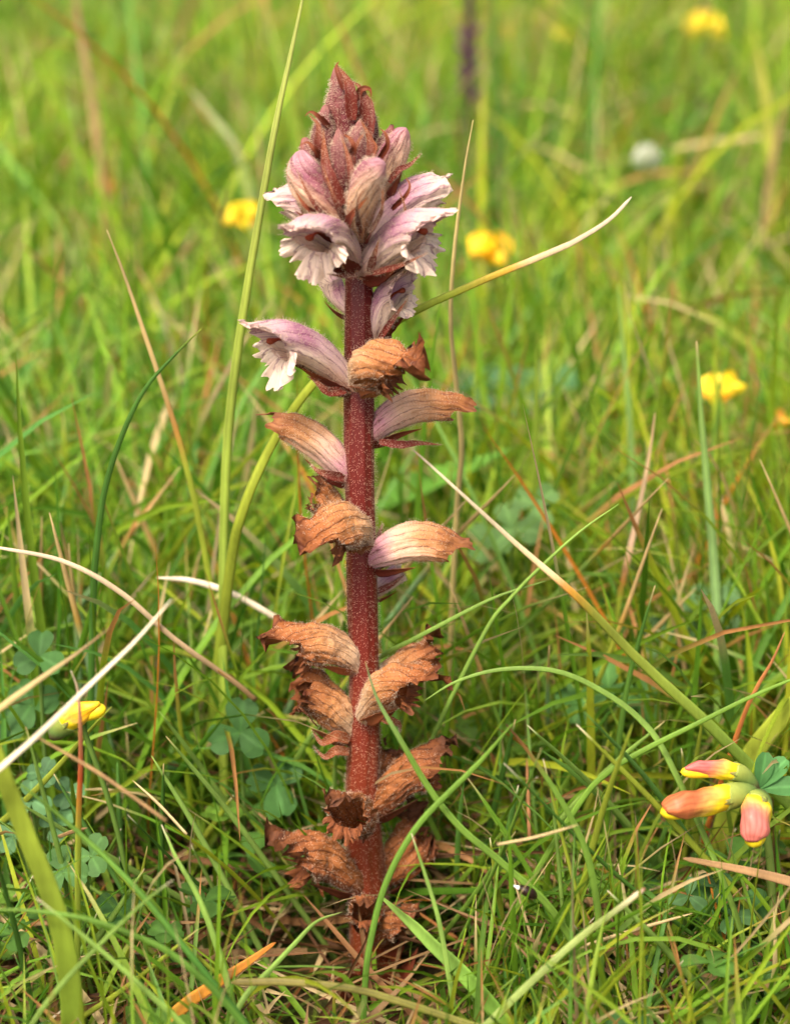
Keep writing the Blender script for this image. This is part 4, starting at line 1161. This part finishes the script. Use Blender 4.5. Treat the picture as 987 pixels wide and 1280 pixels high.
def pea_bud(root_obj, pts, half_px, tipcol, up, keel_col=Y1, shut=False):
    """half-open pea flower: green toothed calyx, hooded banner petal, yellow keel under it"""
    w = [P(*q) for q in pts]
    hp = half_px * mpp(w[0])
    c = catmull(w, 30)
    T, S, D = frames(c, up)
    n_, m_ = 46, 57
    q0 = 8
    ss = np.linspace(0, 1, n_)
    idx = np.clip(q0 + ss * (len(c) - 1 - q0), 0, len(c) - 1.001)
    i0_ = idx.astype(int)
    fr_ = (idx - i0_)[:, None]
    g_ = lambda A: A[i0_] * (1 - fr_) + A[i0_ + 1] * fr_
    C_, S_, D_, T_ = g_(c), g_(S), g_(D), g_(T)
    ph = np.linspace(R(-48), R(228), m_)
    e = np.abs((ph - math.pi / 2) / R(138))
    prof = np.interp(ss, [0, .18, .4, .6, .8, .92, 1], [.5, .84, .98, .9, .96, .84, .42] if not shut else [.5, .86, 1, .92, .7, .4, .12])
    fl_ = 1 + (.2 if not shut else .04) * e[None] ** 4 * np.interp(ss, [0, .4, 1], [0, .5, 1])[:, None]
    rw = hp * prof[:, None] * .84 * fl_ * (1 + .03 * np.sin(ph[None] * 6 + 5 * ss[:, None]))
    rd = hp * prof[:, None] * (1.02 + .10 * np.exp(-((ph - math.pi / 2) / .25) ** 2)[None])
    fwd = hp * (.28 * (1 - e[None] ** 2) - .35 * e[None] ** 3) * np.interp(ss, [0, .6, 1], [0, .1, 1])[:, None]
    drop = hp * .5 * np.interp(ss, [0, .75, 1], [0, 0, 1])[:, None] * (1 - e[None]) * (0 if shut else 1)
    V = C_[:, None] + S_[:, None] * (rw * np.cos(ph)[None])[..., None] + D_[:, None] * (rd * np.sin(ph)[None] - drop)[..., None] + T_[:, None] * fwd[..., None]
    V = V.reshape(-1, 3)
    V = V + np.array([[fbm(p, .9 / hp, 3.3 + k_) for k_ in (0, 7, 13)] for p in V]) * hp * .16
    mixt = tuple(.6 * a_ + .4 * b_ for a_, b_ in zip(tipcol, srgb(244, 196, 90)))
    vein = np.abs(np.sin(ph * 7 + .4)) ** 14
    vr_ = np.array(srgb(170, 62, 40))
    cc = []
    for s_ in ss:
        for p_, v_ in zip(ph, vein):
            q_ = s_ + .14 * math.sin(p_) + .07 * fbm((p_ * .6, s_ * 2, 0), 2.0, hp * 1e4)
            k_ = lerp3([(0, Y1), (.42, Y1), (.5, srgb(240, 202, 92)), (.62, mixt), (.78, tipcol), (1, tipcol)], q_)
            k_ = k_ * (1 + .25 * fbm((p_ * 2, s_ * 5, 1), 2.0, 4.0))
            f_ = .45 * v_ * np.interp(q_, [.3, .5, .9], [0, .5, 1])
            cc.append(k_ * (1 - f_) + vr_ * f_)
    cc = np.array(cc)
    b = make_obj('banner_petal', V, grid_faces(n_, m_, False), M_PETAL, root_obj, cols=cc)
    sol = b.modifiers.new('thickness', 'SOLIDIFY')
    sol.thickness = hp * .05
    kl = c[9:] - D[9:] * hp * np.linspace(.1, .55, len(c) - 9)[:, None] + T[9:] * hp * np.linspace(0, .42, len(c) - 9)[:, None]
    v, f, cc = puff(kl, [hp * q for q in (.5, .62, .66, .68, .62)], [hp * q for q in (.45, .55, .6, .62, .55)], up, lambda s, d: lerp3([(0, keel_col), (1, Y1)], s), n=30, blunt=.2)
    make_obj('keel_petal', v, f, M_PETAL, root_obj, cols=cc)
    cal = c[:14]
    v, f, cc = puff(cal, [hp * .3, hp * .62, hp * .74, hp * .82, hp * .86], [hp * .34, hp * .7, hp * .86, hp * 1.0, hp * 1.04], up, lambda s, d: lerp3([(0, srgb(104, 70, 56)), (.3, srgb(110, 100, 64)), (.55, CGD), (1, srgb(158, 170, 80))], s + .18 * d))
    cx = make_obj('calyx', v, f, M_LEAF, root_obj, cols=cc)
    for a in np.linspace(0, 2 * np.pi, 5, endpoint=False) + .3:
        q = 13
        e = c[q] + hp * .95 * (S[q] * math.cos(a) * .85 + D[q] * math.sin(a))
        pp = [e - T[q] * hp * .3, e + T[q] * hp * .25 + hp * .04 * D[q], e + T[q] * hp * .8]
        v, f, cc = bract_mesh(pp, hp * .24, S[q] * math.cos(a) + D[q] * math.sin(a), .2, n=8, m=3, cols=[(0, CG), (1, srgb(150, 120, 80))])
        make_obj('calyx_tooth', v, f, M_LEAF, cx, cols=cc)
    return b


def leaflets(parent, cpx, dirs, ln_px, col, name='leaflet', up=(0, -.6, .8), wr=.42, heart=.02):
    c = P(*cpx)
    for a in dirs:
        d = cR * math.cos(R(a)) + np.array([0, .25, 1.0]) * math.sin(R(a)) + np.array([0, random.uniform(-.3, .3), 0])
        ln = ln_px * mpp(c) * random.uniform(.85, 1.1)
        v, f, cc = leaflet_mesh(c, d, np.array(up) + np.array([random.uniform(-.3, .3), 0, 0]), ln, ln * wr, np.array(col) * random.uniform(.75, 1.0), heart, .3, 12, 9)
        make_obj(name, v, f, M_LEAF, parent, cols=cc)


ft = P(968, 1290, -.015)
ft[2] = float(ground_z(ft[0], ft[1])) - .002
hero = empty('trefoil', ft, 'trefoil sprig with three pink-tipped yellow buds at the right', 'flower')
pw = [P(944, 984, -.012), P(952, 1010, -.010), P(962, 1080, -.010), P(966, 1180, -.012), P(969, 1290, -.015), ft]
path = catmull(pw, 60)
v, f, k = sweep(path, np.linspace(.0007, .0012, 60), np.linspace(.0007, .0012, 60), (0, -1, .2), 8)
make_obj('stem', v, f, M_LEAF, hero, cols=np.broadcast_to(np.array(srgb(128, 150, 70)), (len(v), 3)))
for pts, hp, tc, up in (([(946, 988, -.012), (925, 968, -.013), (900, 962, -.014), (857, 960, -.016)], 12.5, srgb(214, 112, 104), (0, -.2, 1)),
                        ([(946, 992, -.012), (920, 994, -.016), (880, 1002, -.019), (834, 1008, -.022)], 18, srgb(196, 116, 70), (0, -.2, 1)),
                        ([(948, 994, -.012), (946, 1006, -.017), (944, 1026, -.022), (940, 1046, -.025)], 20, srgb(224, 132, 118), (-.5, -1, .3))):
    pea_bud(hero, pts, hp, tc, up, shut=hp == 12.5)
leaflets(hero, (948, 986, -.010), (82, 50, 14), 54, srgb(84, 136, 72), wr=.26)
leaflets(hero, (958, 1150, -.011), (160, 120, 200), 40, srgb(80, 124, 64), wr=.36)


def pea_flower(px, py, Y, size_px, n, label, tint=Y1, deep=YO, tilt=0.0, group=None):
    """yellow trefoil head: open florets in a ring on one stalk"""
    top = P(px, py, Y)
    sz = size_px * mpp(top)
    g0 = np.array([top[0] + random.uniform(-.01, .01), top[1] + random.uniform(0, .01), 0])
    g0[2] = float(ground_z(g0[0], g0[1])) - .002
    e = empty('trefoil_flower', g0, label, 'flower', group)
    path = catmull([top, (top * .6 + g0 * .4) + np.array([.002, 0, 0]), g0], 24)
    v, f, k = sweep(path, .0006, .0006, (0, -1, .1), 6)
    make_obj('stalk', v, f, M_LEAF, e, cols=np.broadcast_to(np.array(srgb(110, 140, 60)), (len(v), 3)))
    for k in range(n):
        a = tilt + 2 * math.pi * k / max(n, 1) + random.uniform(-.2, .2)
        d = np.array([math.cos(a), -abs(math.sin(a)) * .6 - .25, random.uniform(-.3, .7)])
        d /= np.linalg.norm(d)
        c0 = top + d * sz * (.04 if n > 1 else 0)
        up = np.array([0, 0, 1.0])
        body = [c0 - d * sz * .1, c0 + d * sz * .2 + up * sz * .04, c0 + d * sz * .5 - up * sz * .02]
        v, f, cc = puff(body, [sz * .08, sz * .16, sz * .17, sz * .12, sz * .02], [sz * .09, sz * .15, sz * .15, sz * .12, sz * .02], up, lambda s, q: lerp3([(0, CG), (.2, tint), (1, tint)], s), 12, 10)
        make_obj('keel_petal', v, f, M_PETAL, e, cols=cc)
        m_, n_ = 9, 10
        S = np.cross(d, up); S /= np.linalg.norm(S)
        bs, bt = np.linspace(0, 1, n_), np.linspace(-1, 1, m_)
        wv = sz * .34 * np.sin(np.pi * (.12 + .8 * bs)) ** .7
        V = (c0 + d * sz * .1)[None, None] + up * (bs * sz * .42)[:, None, None] + d * ((.10 - .22 * bs ** 1.5)[:, None] * sz + .12 * sz * np.abs(bt)[None] ** 2)[..., None] + S * (wv[:, None] * bt[None])[..., None]
        V2 = V - d * sz * .025
        both = np.concatenate([V, V2[:, ::-1]], 1)
        cc = np.repeat(np.array([lerp3([(0, deep), (.4, tint), (1, tint)], q) for q in bs]), 2 * m_, 0)
        make_obj('banner_petal', both.reshape(-1, 3), grid_faces(n_, 2 * m_, True), M_PETAL, e, cols=cc)
    return e


pea_flower(899, 494, .16, 66, 3, 'heart-shaped pair of yellow trefoil florets near the bluish-green blade', tilt=.1)
pea_flower(880, 40, .75, 54, 5, 'rounded bright yellow trefoil head far back beside the yellow-green blade')
pea_flower(303, 274, .3, 50, 3, 'small yellow trefoil head far back behind the tall straight stem', tilt=.6)
pea_flower(612, 320, .3, 66, 5, 'large golden-orange trefoil head behind the thin tan stalk', tint=srgb(250, 206, 24), deep=srgb(236, 150, 20), tilt=1.2)
pea_flower(632, 46, .9, 28, 3, 'tiny yellow trefoil head beside the dark green far stalk')
pea_flower(705, 52, .9, 36, 3, 'faint yellow trefoil speck far back between dark stalk and rounded head')
pea_flower(966, 532, .16, 46, 1, 'single orange-yellow trefoil bud below the heart-shaped florets', tint=srgb(226, 170, 50), deep=srgb(214, 130, 40))
pea_flower(936, 300, .5, 26, 2, 'tiny orange-yellow trefoil by the tan leaning stalk', tint=srgb(236, 180, 40))
pea_flower(345, 28, 1.0, 24, 2, 'tiny orange trefoil speck at the far left of the tall stem tip', tint=srgb(240, 170, 50))
pea_flower(150, 78, 1.0, 26, 2, 'faint pale yellow trefoil far back beside the brownish stalk', tint=srgb(226, 196, 70))
pea_flower(132, 240, .47, 42, 3, 'withered orange-brown trefoil head at the tall brownish stalk', tint=srgb(206, 140, 60), deep=srgb(180, 110, 50))
fe = pea_flower(98, 892, -.005, 10, 1, 'single yellow floret with reddish base behind the rusty-tipped stem', tint=Y1)
pea_bud(fe, [(66, 922, -.004), (76, 910, -.005), (95, 894, -.006), (122, 882, -.007)], 15, srgb(250, 200, 40), (0, -.3, 1), shut=True)

# white clover head, far
top = P(808, 198, .5)
g0 = np.array([top[0], top[1] + .005, float(ground_z(top[0], top[1])) - .002])
wc = empty('clover_flower', g0, 'blurred round white clover head in the far grass', 'flower')
v, f, k = sweep(catmull([top, (top + g0) / 2 + np.array([.003, 0, 0]), g0], 20), .0008, .0008, (0, -1, .1), 6)
make_obj('stalk', v, f, M_LEAF, wc, cols=np.broadcast_to(np.array(g_m), (len(v), 3)))
for k in range(46):
    z = 1 - 1.6 * (k + .5) / 46
    a = k * 2.399
    d = np.array([math.sqrt(max(0, 1 - z * z)) * math.cos(a), math.sqrt(max(0, 1 - z * z)) * math.sin(a), z])
    v, f, cc = puff([top + d * .001, top + d * .0035, top + d * .0068], [.0006, .0014, .0011, .0003], [.0006, .0014, .0011, .0003], (.3, .5, .8), lambda s, q: lerp3([(0, g_l), (.5, srgb(190, 194, 170)), (1, srgb(214, 214, 200))], s), 6, 6)
    make_obj('floret', v, f, M_PETAL, wc, cols=cc)

# dark purple spike, far
top = P(587, -60, .55)
ft = P(583, 150, .56)
ft[2] = float(ground_z(ft[0], ft[1])) - .002
pu = empty('purple_spike', ft, 'blurred dark purple plant spike rising behind the flower head', 'plant')
path = catmull([top, P(586, 20, .55), P(583, 110, .555), ft], 40)
v, f, k = sweep(path, np.linspace(.0018, .003, 40), np.linspace(.0018, .003, 40), (0, -1, .1), 10)
PUR = srgb(84, 60, 62)
make_obj('stem', v, f, M_TISSUE, pu, cols=np.broadcast_to(np.array(PUR), (len(v), 3)))
for k in range(14):
    c0 = P(585, 46 + k * 6, .552)
    a = k * 2.4
    d = np.array([math.cos(a), math.sin(a), .9])
    v, f, cc = puff([c0, c0 + d * .003, c0 + d * .006], [.001, .002, .0018, .0004], [.001, .002, .0018, .0004], (.2, .9, .1), lambda s, q: lerp3([(0, PUR), (1, srgb(104, 70, 92))], s), 8, 8)
    make_obj('bud', v, f, M_TISSUE, pu, cols=cc)

# dried pinkish-brown seed heads in the far grass on the right
for (px, py, Y, sz, lab) in ((882, 132, .6, 40, 'blurred pinkish-brown withered flower head far right in the grass'), (748, 190, .55, 24, 'small blurred tan withered head left of the white clover')):
    top = P(px, py, Y)
    g0 = np.array([top[0], top[1], float(ground_z(top[0], top[1])) - .002])
    e = empty('withered_head', g0, lab, 'seed head')
    v, f, k = sweep(catmull([top, (top + g0) / 2 + np.array([.002, 0, 0]), g0], 16), .0008, .0008, (0, -1, .1), 6)
    make_obj('stalk', v, f, M_DRY, e, cols=np.broadcast_to(np.array(STRAWD), (len(v), 3)))
    s_ = sz * mpp(top)
    for k in range(9):
        d = np.array([math.cos(k * 2.4), math.sin(k * 2.4), random.uniform(-.6, .8)])
        d /= np.linalg.norm(d)
        v, f, cc = bract_mesh([top, top + d * s_ * .35 + np.array([0, 0, .001]), top + d * s_ * .6 - np.array([0, 0, .002])], s_ * .14, (.3, .4, .9), .4, n=10, m=5, cols=[(0, srgb(120, 84, 60)), (1, srgb(176, 130, 116))])
        make_obj('dry_petal', v, f, M_TISSUE, e, cols=cc)

# ------------------------------------------------------------------ clover plants whose leaves show
def clover(px, py, Y, leaves, label, col, wr=.5, heart=.1, name='clover', cat='clover'):
    c = P(px, py, Y)
    g0 = np.array([c[0], c[1] + .004, float(ground_z(c[0], c[1])) - .002])
    e = empty(name, g0, label, cat)
    for (dx, dy, ln, a0) in leaves:
        cc_ = P(px + dx, py + dy, Y + random.uniform(-.004, .004))
        if cc_[2] < .006:
            cc_[2] = .006
        v, f, k = sweep(catmull([cc_, cc_ * .5 + g0 * .5 + np.array([0, 0, abs(cc_[2]) * .15]), g0], 14), .00045, .00045, (.1, -1, .1), 6)
        lf = make_obj('leaf', v, f, M_LEAF, e, cols=np.broadcast_to(np.array(srgb(110, 140, 66)), (len(v), 3)))
        up = np.array([random.uniform(-.25, .25), -.75 + random.uniform(-.2, .2), .8])
        up /= np.linalg.norm(up)
        e1 = np.cross(up, [0, 1, 0]); e1 /= np.linalg.norm(e1)
        e2 = np.cross(up, e1)
        for k in range(3):
            a = R(a0) + k * 2.094
            d = e1 * math.cos(a) - e2 * math.sin(a) + up * random.uniform(.05, .3)
            L_ = ln * mpp(cc_) * random.uniform(.9, 1.1)
            v, f, c3 = leaflet_mesh(cc_, d, up, L_, L_ * wr, np.array(col) * random.uniform(.5, .8), heart, random.uniform(.1, .35), 12, 9)
            make_obj('leaflet', v, f, M_LEAF, lf, cols=c3)
    return e


GB, GD2 = srgb(92, 140, 84), srgb(76, 122, 58)
clover(300, 915, .03, [(0, 0, 42, 100), (45, 65, 40, 20)], 'dark green clover leaves in the thatch left of the lower stem', srgb(72, 118, 52))
clover(40, 1000, .008, [(0, 0, 26, 90), (32, 30, 25, 30), (-22, 45, 24, 60), (15, -34, 22, 0), (45, -10, 22, 50)], 'bluish-green clover clump behind the broad lower left blade', srgb(98, 142, 88))
clover(80, 1090, -.02, [(0, 0, 34, 80), (35, -20, 28, 10)], 'small green clover sprig beside the level foreground blade', srgb(96, 140, 70))
clover(905, 1190, -.012, [(0, 0, 46, 90), (45, 40, 40, 30), (-20, -60, 28, 50)], 'large rounded clover leaves at the bottom right under the buds', srgb(72, 116, 52))
clover(860, 1120, -.015, [(0, 0, 26, 100), (35, -12, 26, 20), (55, 25, 28, 60)], 'small trefoil leaves beneath the flat brown dead blade', srgb(86, 128, 70), .36, .02)
clover(930, 1250, -.03, [(0, 0, 30, 100), (25, -25, 26, 10), (-20, 15, 28, 60)], 'young leafy clover sprig in the bottom right corner', srgb(96, 138, 66), .4, .04)
clover(645, 500, .22, [(0, 0, 40, 90), (-45, -15, 36, 30), (45, -20, 34, 60), (15, 30, 34, 10)], 'blurred bluish clover patch right of the half-brown flower', GB)
clover(850, 780, .08, [(0, 0, 40, 90), (45, -25, 40, 20), (-30, 25, 36, 70), (60, 25, 34, 40)], 'soft green clover clump behind the slanting stem at right', srgb(118, 160, 96))
clover(640, 660, .1, [(0, 0, 36, 80), (30, -30, 32, 20), (-35, 20, 30, 50)], 'light green clover leaves behind the right-hand withered flower', srgb(118, 160, 84))
clover(40, 880, .03, [(0, 0, 36, 60), (-30, 15, 34, 10), (10, -60, 36, 90)], 'shadowed clover leaves behind the straw-tipped wide blade', srgb(78, 124, 58))
clover(760, 860, .05, [(0, 0, 34, 100), (-40, 20, 32, 40), (40, 18, 30, 0)], 'green clover leaves under the arching blade', srgb(92, 142, 64))

# broad soft leaf behind the stem
lp = [P(470, 628, .15), P(530, 606, .145), P(590, 582, .14), P(640, 560, .14)]
g0 = np.array([lp[0][0] - .004, lp[0][1], float(ground_z(lp[0][0], lp[0][1])) - .002])
bl = empty('broad_leaf_plant', g0, 'broad soft light green leaf spreading behind the red stem', 'plant')
v, f, k = sweep(catmull([lp[0], (lp[0] + g0) / 2 + np.array([-.002, 0, 0]), g0], 16), .0009, .0009, (0, -1, .1), 6)
make_obj('stalk', v, f, M_LEAF, bl, cols=np.broadcast_to(np.array(srgb(120, 160, 66)), (len(v), 3)))
v, f, cc = bract_mesh(lp, 22 * mpp(lp[1]), (.15, -.5, .9), .3, n=40, m=11, cols=[(0, srgb(92, 140, 48)), (1, srgb(104, 152, 54))], seed=3)
make_obj('leaf', v, f, M_LEAF, bl, cols=cc)

# small black and white husk caught on a blade in the right foreground
c0 = P(655, 1112, -.033)
hk = empty('seed_husk', c0, 'tiny black seed husk with white tip caught in the grass', 'seed')
v, f, cc = puff([P(645, 1108, -.033), P(656, 1113, -.034), P(672, 1122, -.033)], [.0003, .0010, .0011, .0003], [.0003, .0010, .0011, .0003], (0, -.3, 1), lambda s, q: np.array(srgb(34, 30, 26)), 12, 10)
make_obj('shell', v, f, M_INSIDE, hk)
v, f, cc = puff([P(642, 1107, -.033), P(646, 1109, -.0335), P(651, 1111, -.034)], [.0002, .0003, .0005, .0003], [.0002, .0003, .0005, .0003], (0, -.3, 1), lambda s, q: np.array(srgb(230, 230, 220)), 8, 8)
make_obj('white_tip', v, f, M_WHITE, hk)
